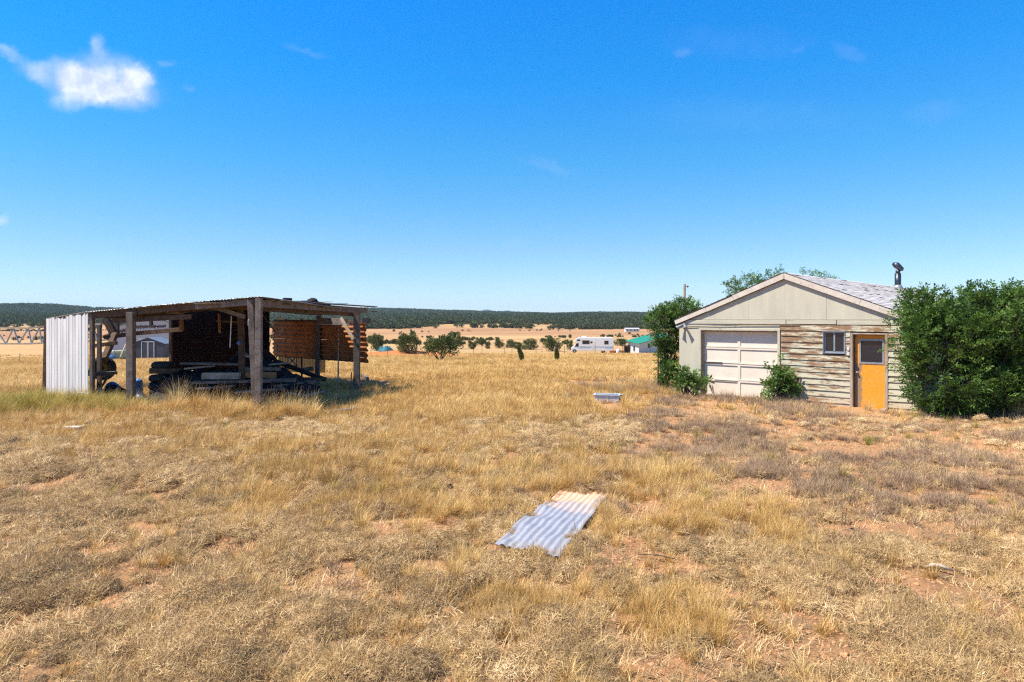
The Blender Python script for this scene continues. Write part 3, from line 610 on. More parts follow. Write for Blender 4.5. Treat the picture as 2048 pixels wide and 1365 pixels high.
# roof sheets, corrugated
def corr(name, p00, p10, p01, p11, pitch, amp, mt, parent, off=Vector((0, 0, 0)), along='u', th=.0, ragged=0, nx=None, sag=0, rnd=None, thick=.006):
    """corrugated sheet between four corners; ridges run along v, profile varies along u"""
    rnd = rnd or random
    lu = (p10 - p00).length; nu = max(6, int(lu / pitch * 6)); nv = 4
    nrm = (p10 - p00).cross(p01 - p00).normalized(); V = []; Fq = []
    rg = [rnd.uniform(-ragged, ragged) for _ in range(nu + 1)]; rg2 = [rnd.uniform(-ragged, ragged) for _ in range(nu + 1)]
    for j in range(nv + 1):
        v = j / nv
        for i in range(nu + 1):
            u = i / nu; vv = v
            if ragged: vv = v + (rg[i] if j == 0 else rg2[i] if j == nv else 0)
            p = (p00.lerp(p10, u)).lerp(p01.lerp(p11, u), vv) + nrm * amp * math.sin(2 * math.pi * u * lu / pitch) - Vector((0, 0, 1)) * sag * 4 * v * (1 - v)
            V.append(p - off)
    n1 = nu + 1; base = len(V)
    V += [v - nrm * thick for v in V]
    for j in range(nv):
        for i in range(nu):
            a = j * n1 + i; Fq.append((a, a + 1, a + n1 + 1, a + n1)); Fq.append((base + a, base + a + n1, base + a + n1 + 1, base + a + 1))
    for i in range(nu):
        a = i; Fq.append((a, base + a, base + a + 1, a + 1)); a = nv * n1 + i; Fq.append((a, a + 1, base + a + 1, base + a))
    for j in range(nv):
        a = j * n1; Fq.append((a, a + n1, base + a + n1, base + a)); a = j * n1 + nu; Fq.append((a, base + a, base + a + n1, a + n1))
    me = npmesh(name, [tuple(v) for v in V], Fq, M[mt], smooth=True)
    return link(bpy.data.objects.new(name, me), parent)
ns = 9
for i in range(ns):
    s0 = -.03 + i / ns * 1.05; s1 = s0 + 1.05 / ns + .022; off_z = .10
    if i < 2: L_, zb = 3.4, -.06
    elif i == 2: L_, zb = 9.6, .30
    else: L_, zb = ((10.2, 10.2, 9.9, 8.4, 4.6, 4.2)[i - 3], (.32, .30, .17, -.05, -.24, -.24)[i - 3])
    dirv = Vector((.03 + .2 * s0, .97, 0)).normalized()
    dirw = Vector((.03 + .2 * (s1 - .01), .97, 0)).normalized()
    a = z3(fp(s0), zf(max(0, s0)) + off_z); b = z3(fp(s1), zf(max(0, s1)) + off_z); fo_ = -.12 - .05 * random.random()
    corr('roof_sheet', a + dirv * fo_, b + dirw * fo_, a + dirv * L_ + Vector((0, 0, zb)), b + dirw * (L_ + .05) + Vector((0, 0, zb)), .11, .01, 'galv', shed, SH, ragged=.006)
# planks of the right-hand roof: run from the side beam towards the left
for i in range(13):
    if i > 7: continue
    t = i / 13; p0 = z3(Bp, 2.99) + q * (.25 + i * .48); p0.z = 2.93 - .17 * t; p1 = p0 + Vector((-1.9, .5, -.02 + .02 * random.random()))
    e = random.uniform(-.05, .22)
    sbar('roof_board', p0 + Vector((.05 + e * .6, 0, 0)), p1, random.uniform(.36, .45), .025, 'wood_dark' if i % 3 else 'wood')
for i, (x0_, y0_, x1_, y1_, d) in enumerate(((528, 604, 568, 601.5, 18.5), (615, 613, 650, 611, 21.5), (680, 619, 705, 618, 23.2), (716, 622.5, 759, 623.5, 24.2), (598, 609, 632, 610.5, 20.5))):
    sbar('loose_plank', W(x0_, y0_, d), W(x1_, y1_, d), .12, .03, 'wood')
# rafters in the shade
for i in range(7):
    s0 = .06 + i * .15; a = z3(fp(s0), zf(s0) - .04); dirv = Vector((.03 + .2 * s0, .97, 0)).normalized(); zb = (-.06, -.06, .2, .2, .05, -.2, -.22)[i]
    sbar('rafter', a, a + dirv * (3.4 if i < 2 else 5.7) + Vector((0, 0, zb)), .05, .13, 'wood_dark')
# white sheet wall: ribbed panels, each a part
P0 = Vector((-12.62, 20.32, 0)); P1 = Vector((-15.22, 22.3, 0)); npan = 7
zt = lambda t: 2.66 - .17 * t
for i in range(npan):
    t0 = i / npan; t1 = (i + 1) / npan; a = P0.lerp(P1, t0); b = P0.lerp(P1, t1); dn = (b - a).normalized(); nr = Vector((dn.y, -dn.x, 0)) * -1
    if nr.y > 0: nr = -nr
    prof = [(0, -.004), (.006, .010), (.014, .010), (.020, 0), (.17, 0), (.175, .006), (.195, .006), (.20, 0), (.39, 0), (.404, -.006)]
    wl = (b - a).length; V = []; Fq = []; nn = len(prof) * 2; lean = 0
    rows = 5
    for j in range(rows):
        for k in range(len(prof)):
            u, h_ = prof[k]; f_ = u / .40
            pt = a.lerp(b, f_) + nr * (h_ + (.004 * (i % 2)))
            top = zt(t0 + (t1 - t0) * f_) + (random.choice((-.05, -.02, 0, .02, -.07)) if (j == rows - 1 and i < 6) else 0)
            bot = .03 - .02 * i; V.append((pt.x + lean * j, pt.y, bot + (top - bot) * j / (rows - 1)))
    np_ = len(prof); base = len(V); V += [(x - nr.x * .004, y - nr.y * .004, z) for x, y, z in V]
    for j in range(rows - 1):
        for k in range(np_ - 1):
            c = j * np_ + k; Fq.append((c, c + np_, c + np_ + 1, c + 1)); Fq.append((base + c, base + c + 1, base + c + np_ + 1, base + c + np_))
    me = npmesh('wall_panel', [tuple(Vector(v) - SH) for v in V], Fq, M['white_metal']); link(bpy.data.objects.new('wall_panel', me), shed)
sbar('girt', z3(P0, 2.2) + Vector((.1, .12, 0)), z3(P1, 2.15) + Vector((.1, .12, 0)), .05, .09, 'wood_dark')
sbar('girt', z3(P0, .9) + Vector((.1, .12, 0)), z3(P1, .9) + Vector((.1, .12, 0)), .05, .09, 'wood_dark')
sbar('top_plate', z3(P0, 2.66) + Vector((0, .06, .05)), z3(P1, 2.46) + Vector((0, .06, .04)), .07, .035, 'wood')
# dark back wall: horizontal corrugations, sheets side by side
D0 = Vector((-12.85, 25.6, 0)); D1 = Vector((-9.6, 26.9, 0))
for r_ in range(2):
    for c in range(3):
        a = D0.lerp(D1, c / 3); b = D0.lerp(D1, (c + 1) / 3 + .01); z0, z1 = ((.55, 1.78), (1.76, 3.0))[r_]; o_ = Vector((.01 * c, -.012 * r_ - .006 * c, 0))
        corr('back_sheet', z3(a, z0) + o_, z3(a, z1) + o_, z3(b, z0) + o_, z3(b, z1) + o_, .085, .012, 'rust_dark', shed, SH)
# rusty hanging wall
E0 = Vector((-9.66, 27.6, 0)); E1 = Vector((-5.02, 23.75, 0))
sheets = ((0, .50, 1.0, 1.70), (.49, 1.0, 1.0, 1.72), (0, .52, 1.69, 2.40), (.51, .985, 1.71, 2.34))
for k, (a_, b_, z0, z1) in enumerate(sheets):
    a = E0.lerp(E1, a_); b = E0.lerp(E1, b_); o_ = Vector((0, -.02 * (k // 2) - .01 * (k % 2), 0))
    corr('rusty_sheet', z3(a, z0 + .02) + o_, z3(a, z1) + o_, z3(b, z0 + .0) + o_, z3(b, z1) + o_, .17, .038, 'rust', shed, SH, ragged=.0)
E = E0.lerp(E1, .0); sbar('rail', z3(E0, 2.42) + Vector((0, .08, 0)), z3(E1, 2.38) + Vector((0, .08, 0)), .05, .10, 'wood_dark')
sbar('rail', z3(E0, 1.02) + Vector((0, .08, 0)), z3(E1, 1.0) + Vector((0, .08, 0)), .05, .09, 'wood_dark')
for t in (.15, .33, .62, .80): p = E0.lerp(E1, t) + Vector((0, .06, 0)); sbar('stud', z3(p, .2 if t in (.33,) else .95), z3(p, 2.5), .06, .08, 'wood_dark', up=(0, 1, 0))
# braces and hanging pieces, each read from the photograph
def pb(name, x0_, y0_, x1_, y1_, d0, d1, wd, ht, mt='wood'): return sbar(name, W(x0_, y0_, d0), W(x1_, y1_, d1), wd, ht, mt)
pb('brace', 424, 613, 490, 634, 18.9, 18.6, .05, .12, 'wood')
pb('brace', 682, 636, 707, 680, 23.6, 23.2, .05, .12, 'wood_pale')
pb('brace', 568, 655, 553, 677, 26, 26, .04, .07, 'wood_pale')
pb('rail', 640, 649, 705, 649, 24.5, 23.2, .03, .03, 'galv')
pb('hanging_board', 438, 628, 440, 667, 21, 21, .03, .12, 'wood_orange')
pb('hanging_board', 432, 643, 498, 645, 20.5, 20.5, .03, .05, 'wood_dark')
pb('hanging_rod', 463, 632, 460, 696, 19.8, 19.8, .025, .025, 'white_metal')
pb('prop', 235, 636, 235, 668, 25, 25, .10, .12, 'wood_dark')
pb('prop', 301, 628, 303, 651, 25, 25, .09, .12, 'wood_dark')
pb('prop', 363, 622, 363, 661, 22.5, 22.5, .10, .12, 'wood_orange')
pb('sagging_beam', 208, 676, 262, 668, 24.5, 24.8, .1, .16, 'wood_dark')
pb('sagging_beam', 262, 668, 367, 659, 24.8, 24.2, .1, .15, 'wood_dark')
pb('sagging_beam', 210, 645, 365, 626, 24.0, 24.0, .1, .13, 'wood_dark')
pb('leaning_post', 231, 668, 207, 722, 23.5, 22.6, .16, .18, 'wood_dark')
pb('leaning_post', 211, 636, 230, 672, 23.5, 23.5, .16, .22, 'wood_dark')
pb('cross_piece', 190, 692, 234, 686, 23, 23, .1, .13, 'wood_dark')
pb('shelf_plank', 186, 748, 226, 747, 21.5, 21.5, .5, .10, 'wood')
pb('shelf_brace', 196, 786, 217, 752, 21.5, 21.3, .04, .06, 'wood')
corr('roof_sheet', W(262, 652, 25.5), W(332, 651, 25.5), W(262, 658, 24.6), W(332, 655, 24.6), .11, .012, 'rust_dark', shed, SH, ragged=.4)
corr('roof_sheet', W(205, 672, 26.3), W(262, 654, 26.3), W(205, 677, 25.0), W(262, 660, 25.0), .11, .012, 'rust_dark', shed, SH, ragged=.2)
pb('insulator', 476, 684, 481, 689, 20.1, 20.1, .09, .10, 'blue_plastic')
pb('rail', 497, 640, 497, 652, 17.7, 17.7, .03, .03, 'galv')
pb('rail', 553, 687, 553, 716, 27, 27, .05, .06, 'wood_pale')
pb('hanging_rod', 545, 664, 538, 698, 24, 24, .025, .025, 'wood')
pb('hanging_rod', 526, 630, 550, 664, 24, 24, .03, .04, 'wood_dark')
pb('ceiling_block', 557, 636, 564, 636, 25, 25, .15, .15, 'white_metal')
pb('header', 640, 641, 690, 643, 24.6, 23.6, .05, .18, 'wood')
pb('header', 725, 641, 742, 642, 23.4, 23.4, .05, .16, 'wood')
pb('sill', 245, 813, 392, 811.5, 19.4, 18.6, .12, .06, 'wood_pale')

# items on the roof
def lump(cx, cy, cz, rx, ry, rz, n=10, m=7, amp=.25, seed=1, flat=True):
    rr = np.random.default_rng(seed); V = []; Fq = []
    for j in range(m + 1):
        ph = math.pi * j / m * (.5 if flat else 1)
        for i in range(n):
            th = 2 * math.pi * i / n; k = 1 + rr.uniform(-amp, amp) * math.sin(ph if ph > .2 else .2)
            V.append((cx + rx * math.sin(ph) * math.cos(th) * k, cy + ry * math.sin(ph) * math.sin(th) * k, cz + rz * math.cos(ph) * (1 + rr.uniform(-amp, amp) * .5)))
    for j in range(m):
        for i in range(n): Fq.append((j * n + i, (j + 1) * n + i, (j + 1) * n + (i + 1) % n, j * n + (i + 1) % n))
    return V, Fq
def lumpthing(name, mt, label, cat, *a, group=None, smooth=True, **k):
    V, Fq = lump(*a, **k); me = npmesh(name, V, Fq, M[mt], smooth=smooth); return thing(name, me, None, label, cat, group)
mb = MB(); a = W(567, 606, 20); mb.bar(W(566, 601, 20), W(583, 601.5, 20.1), .35, .13); mb.bar(W(566, 597.3, 20), W(584, 598, 20.1), .38, .03)
thing('crate', mb, M['tar'], 'black boxy crate lying on the broken shed roof', 'crate', bevel=.015)
mb = MB(); mb.bar(W(583, 603.5, 20.2), W(624, 607.5, 21.5), .4, .05); mb.bar(W(612, 604.5, 21.2), W(650, 612, 22), .5, .10)
thing('tar_paper', mb, M['tar'], 'crumpled strip of black tar paper along the shed roof edge', 'tar paper', bevel=.02)
lumpthing('rolled_felt', 'tar', 'dark lump of roofing felt near the right roof edge of the shed', 'felt', *(W(625, 609, 21.4)), .22, .25, .19, seed=4)

# ------------------------------------------------------------------ things in the open shed
def torus(mb, c, axis, R_, r_, n=20, m=8):
    axis = Vector(axis).normalized(); u = axis.orthogonal().normalized(); v = axis.cross(u); V = []; Fq = []
    for i in range(n):
        a = 2 * math.pi * i / n; d = u * math.cos(a) + v * math.sin(a)
        for j in range(m):
            b = 2 * math.pi * j / m; V.append(Vector(c) + d * (R_ + r_ * math.cos(b)) + axis * r_ * math.sin(b) * 1.15)
    for i in range(n):
        for j in range(m): Fq.append((i * m + j, ((i + 1) % n) * m + j, ((i + 1) % n) * m + (j + 1) % m, i * m + (j + 1) % m))
    mb.add(V, Fq)
# stack of tyres and timbers, left end of the heap
for i, (px, py, d, lab) in enumerate(((322, 783, 21.5, 'bottom black tyre at the left end of the shed heap'), (319, 772, 21.5, 'second black tyre from the bottom of the stack at the left end of the heap'),
                                    (321, 756, 21.5, 'black tyre under the square timber in the stack at the left end of the heap'), (326, 731, 21.6, 'top black tyre lying above the square timber in the stack'))):
    c = W(px, py, d); mb = MB(); torus(mb, c, (random.uniform(-.06, .06), 0, 1), .24, .10, 22, 8)
    thing('tyre', mb, M['rubber'], lab, 'tyre', 'stacked tyres in the shed', smooth=True)
mb = MB(); mb.bar(W(300, 742, 21.3), W(362, 743, 21.5), .2, .17); thing('timber', mb, M['wood_dark'], 'square dark timber lying between the stacked tyres', 'timber', bevel=.01)
pile = (  # x0,y0,x1,y1,d0,d1,width,thickness,material,label
 (366, 727, 482, 729, 21.6, 21.2, .28, .07, 'wood', 'long grey plank on the very top of the heap left of the paired posts'),
 (368, 738, 430, 732, 21.0, 21.4, .14, .05, 'wood_pale', 'short pale plank tilted just under the top grey plank'),
 (487, 739, 560, 738, 20.6, 21.0, .2, .11, 'wood', 'thick grey plank behind the paired posts'),
 (407, 752, 481, 752, 20.3, 20.2, .25, .19, 'wood_pale', 'wide pale brown beam in the middle of the heap'),
 (487, 749, 553, 751, 20.4, 20.5, .2, .18, 'wood_orange', 'orange brown beam right of the paired posts'),
 (384, 766, 500, 763, 20.0, 19.8, .2, .08, 'wood', 'grey plank lying low across the heap left of the posts'),
 (498, 763, 592, 760, 19.9, 20.2, .22, .10, 'wood', 'grey plank lying low across the heap right of the posts'),
 (550, 773, 628, 764, 20.4, 22.2, .24, .08, 'wood', 'grey plank slanting back at the right foot of the heap'),
 (534, 730, 577, 726, 21.5, 21.8, .2, .05, 'wood_pale', 'pale plank tip poking out at the right top of the heap'),
 (570, 785, 606, 791, 20.5, 20.0, .16, .05, 'wood_pale', 'sunlit pale board on the grass, left one of two meeting in a V'),
 (606, 792, 649, 783, 20.0, 21.2, .16, .05, 'wood_pale', 'sunlit pale board on the grass, right one of two meeting in a V'),
 (601, 741, 627, 737, 24, 24, .12, .15, 'wood', 'short grey beam end behind the heap below the rusty wall'),
 (552, 760, 652, 757, 21.8, 22.6, .25, .08, 'wood_dark', 'dark plank sticking out to the right of the heap'),
 (548, 722, 651, 760, 22.4, 22.6, .3, .12, 'tar', 'black beam sloping down the right side of the heap'),
 (300, 800, 345, 762, 20.8, 21.0, .3, .05, 'tar', 'dark slab leaning on the left foot of the heap'),
 (330, 805, 380, 770, 20.3, 20.6, .3, .05, 'tar', 'dark slab leaning beside the tall bunchgrass'),
 (395, 778, 470, 772, 19.6, 19.5, .2, .06, 'wood', 'grey board at the front foot of the heap'),
 (470, 785, 570, 778, 19.3, 19.6, .22, .06, 'wood', 'grey board on the ground in front of the heap'),
 (280, 806, 345, 808, 19.6, 19.6, .4, .05, 'wood', 'flat grey board on the ground beside the shed post'),
 (725, 752, 735, 758, 23.5, 23, .1, .12, 'wood', 'short timber end behind the right shed post'),
 (430, 744, 520, 741, 21.8, 21.6, .3, .05, 'wood_dark', 'dark plank in the middle layers of the heap'),
 (345, 755, 420, 748, 21.4, 21.4, .3, .06, 'wood_dark', 'dark plank left of the wide pale beam'))
for p in pile:
    mb = MB(); mb.bar(W(p[0], p[1], p[4]), W(p[2], p[3], p[5]), p[6], p[7], jit=.02)
    thing('plank', mb, M[p[8]], p[9], 'plank', 'planks heaped under the shed', bevel=.006)
# dark tarpaulin heap that carries the planks
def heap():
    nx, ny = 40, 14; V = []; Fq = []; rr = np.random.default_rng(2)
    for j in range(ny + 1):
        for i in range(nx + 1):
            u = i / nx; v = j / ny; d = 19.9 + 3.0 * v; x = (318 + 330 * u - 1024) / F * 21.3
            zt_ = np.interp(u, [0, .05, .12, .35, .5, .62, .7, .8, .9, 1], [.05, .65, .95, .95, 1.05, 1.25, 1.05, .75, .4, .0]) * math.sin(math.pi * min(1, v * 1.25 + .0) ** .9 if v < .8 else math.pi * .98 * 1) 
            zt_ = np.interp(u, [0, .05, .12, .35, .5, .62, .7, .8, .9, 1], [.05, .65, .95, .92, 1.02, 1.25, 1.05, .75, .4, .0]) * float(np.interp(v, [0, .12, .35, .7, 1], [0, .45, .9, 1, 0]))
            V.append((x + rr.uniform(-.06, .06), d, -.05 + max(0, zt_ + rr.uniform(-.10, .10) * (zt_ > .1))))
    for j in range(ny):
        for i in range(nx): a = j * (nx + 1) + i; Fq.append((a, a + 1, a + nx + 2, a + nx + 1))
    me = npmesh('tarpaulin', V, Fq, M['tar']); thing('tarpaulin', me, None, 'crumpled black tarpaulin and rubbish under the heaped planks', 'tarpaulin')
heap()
# debris hanging dark at mid heap: bent sheet metal with glints
mb = MB(); mb.bar(W(486, 706, 22.4), W(500, 713, 22.3), .2, .03); mb.bar(W(493, 713, 22.2), W(502, 714, 22.2), .1, .05)
thing('bent_flashing', mb, M['galv'], 'small bright scrap of bent metal on top of the dark heap', 'scrap metal')
mb = MB(); mb.prism([W(455, 725, 22.6), W(548, 722, 22.8), W(525, 700, 23), W(478, 698, 23)], (0, .5, 0)); thing('crumpled_sheet', mb, M['tar'], 'dark crumpled sheet standing behind the top plank', 'sheet', bevel=.05)
# wheel with yellow rim, left
wc = W(206, 737, 23.4); whl = empty('tractor_wheel', (wc.x, wc.y, 0), 0, 'large black tyre on a yellow rim standing behind the white sheet wall', 'wheel')
o = Vector((wc.x, wc.y, 0)); ax = (.25, -1, .0)
mb = MB(); torus(mb, wc - o, ax, .30, .125, 26, 10); mb.build('tyre', M['rubber'], whl, smooth=True)
mb = MB(); a = Vector(ax).normalized(); mb.tube([wc - o - a * .07, wc - o + a * .03, wc - o + a * .09], [.22, .20, .23], 22, cap=False); mb.tube([wc - o + a * .0, wc - o + a * .02], [.2, .2], 22); mb.build('rim', M['yellow_rim'], whl)
mb = MB(); mb.tube([wc - o, wc - o + a * .14], [.05, .04], 10); mb.build('hub', M['black_metal'], whl)
# blue drum and sack, grey bucket etc.
def drum(px, py, d, r_, h_, mt, label, cat, tilt=(0, 0)):
    c = W(px, py, d); e = empty('drum', (c.x, c.y, c.z), 0, label, cat); e.rotation_euler = (tilt[0], tilt[1], 0)
    MB().tube([(0, 0, 0), (0, 0, .03), (0, 0, h_ * .33), (0, 0, h_ * .35), (0, 0, h_ * .66), (0, 0, h_ * .68), (0, 0, h_ - .03), (0, 0, h_)], [r_ * .93, r_, r_, r_ * 1.04, r_, r_ * 1.04, r_, r_ * .93], 18).build('barrel', M[mt], e, smooth=False)
    MB().tube([(r_ * .5, 0, h_), (r_ * .5, 0, h_ + .03)], .04, 8).build('bung', M['white_plastic'], e)
drum(240, 790, 21.6, .2, .55, 'blue_plastic', 'bright blue drum tipped over between the left shed posts', 'drum', (R(-25), R(-62)))
drum(271, 797, 22.0, .24, .6, 'blue_plastic', 'dark blue drum standing just right of the left front shed post', 'drum', (R(8), 0))
lumpthing('rubbish_sack', 'tar', 'black rubbish sack slumped beside the tipped blue drum', 'sack', W(228, 800, 21.2).x, 21.2, 0, .5, .4, .42, seed=11)
lumpthing('rubbish_sack', 'blue_plastic', 'small dark blue sack at the foot of the left front post', 'sack', W(279, 806, 20.6).x, 20.6, 0, .22, .2, .28, seed=12)
lumpthing('stone', 'concrete', 'pale boulder at the foot of the left front shed post', 'stone', W(249, 800, 19.9).x, 19.9, 0, .13, .12, .16, seed=14)
lumpthing('stone', 'concrete', 'rough pale stone under the small shelf inside the shed', 'stone', W(200, 800, 20.8).x, 20.8, 0, .2, .15, .4, seed=15)
# white crate / old chair frame in front of the white wall
cf = empty('folding_chair', tuple(W(158, 800, 19.6).xy) + (0,), 0, 'broken white folding chair frame leaning at the white sheet wall', 'chair')
o = Vector(cf.location); mb = MB()
for a, b in (((-.28, 0, .02), (-.12, .15, .36)), ((-.12, .15, .36), (.16, .18, .33)), ((.05, 0, .0), (.16, .18, .33)), ((-.10, .12, .22), (.26, .1, .2)), ((.26, .1, .2), (.24, 0, 0)), ((-.28, 0, .02), (.05, -.02, .0))): mb.tube([a, b], .016, 6)
mb.build('frame', M['white_plastic'], cf)
MB().box((-.1, .02, .16), (.22, .16, .19), Matrix.Rotation(R(12), 4, 'Y')).build('seat', M['tan_sheet'], cf)
# lattice boom on the left
def truss():
    e = empty('lattice_boom', tuple(W(60, 700, 24).xy) + (0,), 0, 'long pale wooden lattice boom running behind the white sheet wall', 'boom'); o = Vector(e.location)
    def q_(px, py): d = 24.0 - (px / 200.) * .8; return W(px, py, d) - o
    tops = [(-60, 656), (10, 656), (57, 657), (93, 653), (150, 653), (203, 648)]; bots = [(-60, 687), (20, 688), (60, 688), (95, 686), (160, 684), (215, 680)]
    for T, nm in ((tops, 'top_chord'), (bots, 'bottom_chord')):
        for a, b in zip(T[:-1], T[1:]): MB().bar(q_(*a), q_(*b), .06, .055, jit=.0).build(nm, M['wood_pale'] if nm == 'top_chord' else M['frame'], e)
    for a, b in (((-30, 656), (-12, 687)), ((-12, 687), (0, 657)), ((0, 670), (12, 688)), ((12, 688), (27, 657)), ((27, 657), (38, 687)), ((38, 687), (57, 657)), ((57, 657), (63, 687)), ((63, 687), (79, 656)), ((79, 656), (84, 687)), ((84, 687), (96, 660)), ((120, 655), (135, 686)), ((135, 686), (150, 655)), ((184, 646), (195, 680)), ((195, 680), (204, 651))):
        MB().bar(q_(*a), q_(*b), .035, .035).build('lattice_bar', M['alu'], e)
truss()
# tan sheet and gate behind heap
mb = MB()
corr_o = corr('leaning_sheet', W(556, 745, 31), W(651, 746, 31.5), W(556, 708, 31), W(651, 708, 31.5), .12, .015, 'tan_sheet', None)
corr_o['label'] = 'tan corrugated sheet fence standing behind the shed heap'; corr_o['category'] = 'sheet'
gt = empty('metal_gate', tuple(W(586, 735, 29).xy) + (0,), 0, 'small dark cross-braced gate standing behind the shed', 'gate'); o = Vector(gt.location)
for a, b, nm in (((576, 708), (576, 742), 'gate_post'), ((594, 708), (594, 744), 'gate_post'), ((576, 712), (594, 712), 'rail'), ((576, 732), (594, 732), 'rail'), ((576, 712), (594, 732), 'brace'), ((594, 712), (576, 732), 'brace')):
    MB().bar(W(*a, 29) - o, W(*b, 29) - o, .05, .05).build(nm, M['black_metal'], gt)

# ------------------------------------------------------------------ behind the shed: barn, storage shed, totes
def at(px, d): x = (px - 1024) / F * d; return x, d, hz(x, d)
x, y, z = at(302, 115); e = empty('steel_barn', (x, y, z), R(14), 'large pale grey steel barn with a low gable seen through the open shed', 'barn')
bw, bh, br_, bl = 13.0, 4.9, 6.9, 18
MB().prism([Vector((-bw / 2, 0, 0)), Vector((bw / 2, 0, 0)), Vector((bw / 2, 0, bh)), Vector((0, 0, br_)), Vector((-bw / 2, 0, bh))], (0, bl, 0)).build('wall', M['barn_grey'], e)
for s_ in (-1, 1): MB().prism([Vector((0, -.3, br_ + .02)), Vector((s_ * (bw / 2 + .3), -.3, bh - .07)), Vector((s_ * (bw / 2 + .3), bl + .3, bh - .07)), Vector((0, bl + .3, br_ + .02))], (0, 0, .12)).build('roof', M['barn_roof'], e)
MB().box((-2, -.03, .1), (2, -.005, 3.4)).build('roller_door', M['white_wall'], e)
x, y, z = at(296, 86); z += .1; e = empty('storage_shed', (x, y, z), R(4), 'small charcoal storage shed with white-framed double doors behind the open shed', 'shed')
MB().prism([Vector((-2.0, 0, 0)), Vector((2.0, 0, 0)), Vector((2.0, 0, 1.9)), Vector((0, 0, 2.65)), Vector((-2.0, 0, 1.9))], (0, 3.4, 0)).build('wall', M['shed_dark'], e)
for s_ in (-1, 1): MB().prism([Vector((0, -.08, 2.66)), Vector((s_ * 2.12, -.08, 1.87)), Vector((s_ * 2.12, 3.5, 1.87)), Vector((0, 3.5, 2.66))], (0, 0, .06)).build('roof', M['barn_roof'], e)
for s_ in (-1, 1):
    d_ = MB().box((min(0, s_ * .78), -.03, .05), (max(0, s_ * .78), -.005, 2.15)).build('door', M['shed_dark'], e)
    a_, b_ = sorted((s_ * .02, s_ * .80)); MB().box((a_, -.05, 2.12), (b_, -.031, 2.22)).box((a_, -.05, 0), (b_, -.031, .08)).box((b_ - .09 if s_ > 0 else a_, -.05, .08), (b_ if s_ > 0 else a_ + .09, -.031, 2.12)).box((a_ if s_ > 0 else b_ - .06, -.05, .08), (a_ + .06 if s_ > 0 else b_, -.031, 2.12)).build('frame', M['white_plastic'], d_)
MB().box((-3.2, -.6, -.2), (3.4, -.3, .05)).build('base_beam', M['wood_orange'], e)
for k, (px, lab, mt) in enumerate(((208, 'white caged liquid tote behind the open shed, leftmost of three', 'white_plastic'), (225, 'white caged liquid tote in the middle of three behind the open shed', 'white_plastic'), (241, 'green tinted caged liquid tote, rightmost of three behind the open shed', 'totegreen'))):
    x, y, z = at(px, 83); z += .15; e = empty('liquid_tote', (x, y, z), R(3), lab, 'tote', 'caged liquid totes')
    MB().box((-.5, -.5, .14), (.5, .5, 1.1)).build('tank', M[mt], e, bevel=.06)
    MB().box((-.55, -.55, 0), (.55, .55, .04)).box((-.55, -.55, .1), (.55, .55, .135)).box((-.5, -.5, .04), (-.35, .5, .1)).box((.35, -.5, .04), (.5, .5, .1)).build('pallet', M['blue_plastic'] if k == 1 else M['wood_dark'], e)
    mb = MB()
    for i in range(7):
        t = -.53 + i * 1.06 / 6; mb.tube([(t, -.54, .13), (t, -.54, 1.15)], .014, 4)
    for i in range(5): mb.tube([(-.54, -.555, .2 + i * .23), (.54, -.555, .2 + i * .23)], .014, 4)
    mb.build('cage', M['alu'], e)
mb = MB(); mb.bar(W(241, 714, 81), W(252, 688, 81.5), .2, .06); thing('plank', mb, M['wood_pale'], 'yellow plank leaning against the green tinted tote', 'plank')
lumpthing('blue_bag', 'blue_plastic', 'bright blue bag on the ground below the middle tote', 'bag', *(Vector(at(221, 82)) + Vector((0, 0, .15))), .5, .4, .5, seed=21)

# ------------------------------------------------------------------ motorhome
rv0 = hit(1184, 704); rvd = 134.; x, y, z = at(1184.5, rvd)
rv = empty('motorhome', (x, y, z + .05), R(-6), 'white cab-over motorhome with blue side stripes parked on the plain', 'motorhome')
L_ = 8.15; hw = 1.2
body = [(-2.95, .62), (4.05, .62), (4.12, 2.95), (3.95, 3.12), (-2.9, 3.08), (-3.15, 2.85), (-3.5, 2.2), (-2.95, 2.0), (-2.6, 2.0), (-2.6, .62)]
body = [(-2.6, .55), (4.05, .55), (4.12, 2.95), (3.95, 3.08), (-2.95, 3.05), (-3.2, 2.75), (-3.55, 2.25), (-3.45, 2.05), (-2.6, 2.0)]
MB().prism([Vector((a, -hw, b)) for a, b in body], (0, 2 * hw, 0)).build('body', M['rv_white'], rv, bevel=.05)
cab = [(-2.6, .5), (-2.6, 2.0), (-3.05, 2.0), (-3.6, 1.35), (-4.05, 1.15), (-4.15, .95), (-4.15, .5)]
MB().prism([Vector((a, -1.0, b)) for a, b in cab], (0, 2.0, 0)).build('cab', M['rv_white'], rv, bevel=.05)
MB().prism([Vector((a, -1.03, b)) for a, b in ((-2.68, 1.32), (-2.68, 1.9), (-3.05, 1.9), (-3.48, 1.35))], (0, .03, 0)).build('cab_window', M['glass'], rv)
for (a, b, c_, d_) in ((-3.0, -2.35, 2.45, 2.72), (-1.95, -.55, 1.85, 2.55), (-.38, .05, 2.0, 2.35), (2.3, 3.1, 1.8, 2.5)):
    wn = MB().box((a, -hw - .02, c_), (b, -hw + .01, d_)).build('window', M['glass'], rv)
for (a, b, c_, d_) in ((-2.55, 4.08, 1.22, 1.36), (-2.9, -.3, 1.05, 1.12), (2.4, 4.07, 1.05, 1.12)):
    MB().box((a, -hw - .012, c_), (b, -hw + .01, d_)).build('stripe', M['stripe'], rv)
MB().box((-.1, -hw - .02, .6), (.55, -hw + .01, 2.4)).build('door', M['white_wall'], rv, bevel=.01)
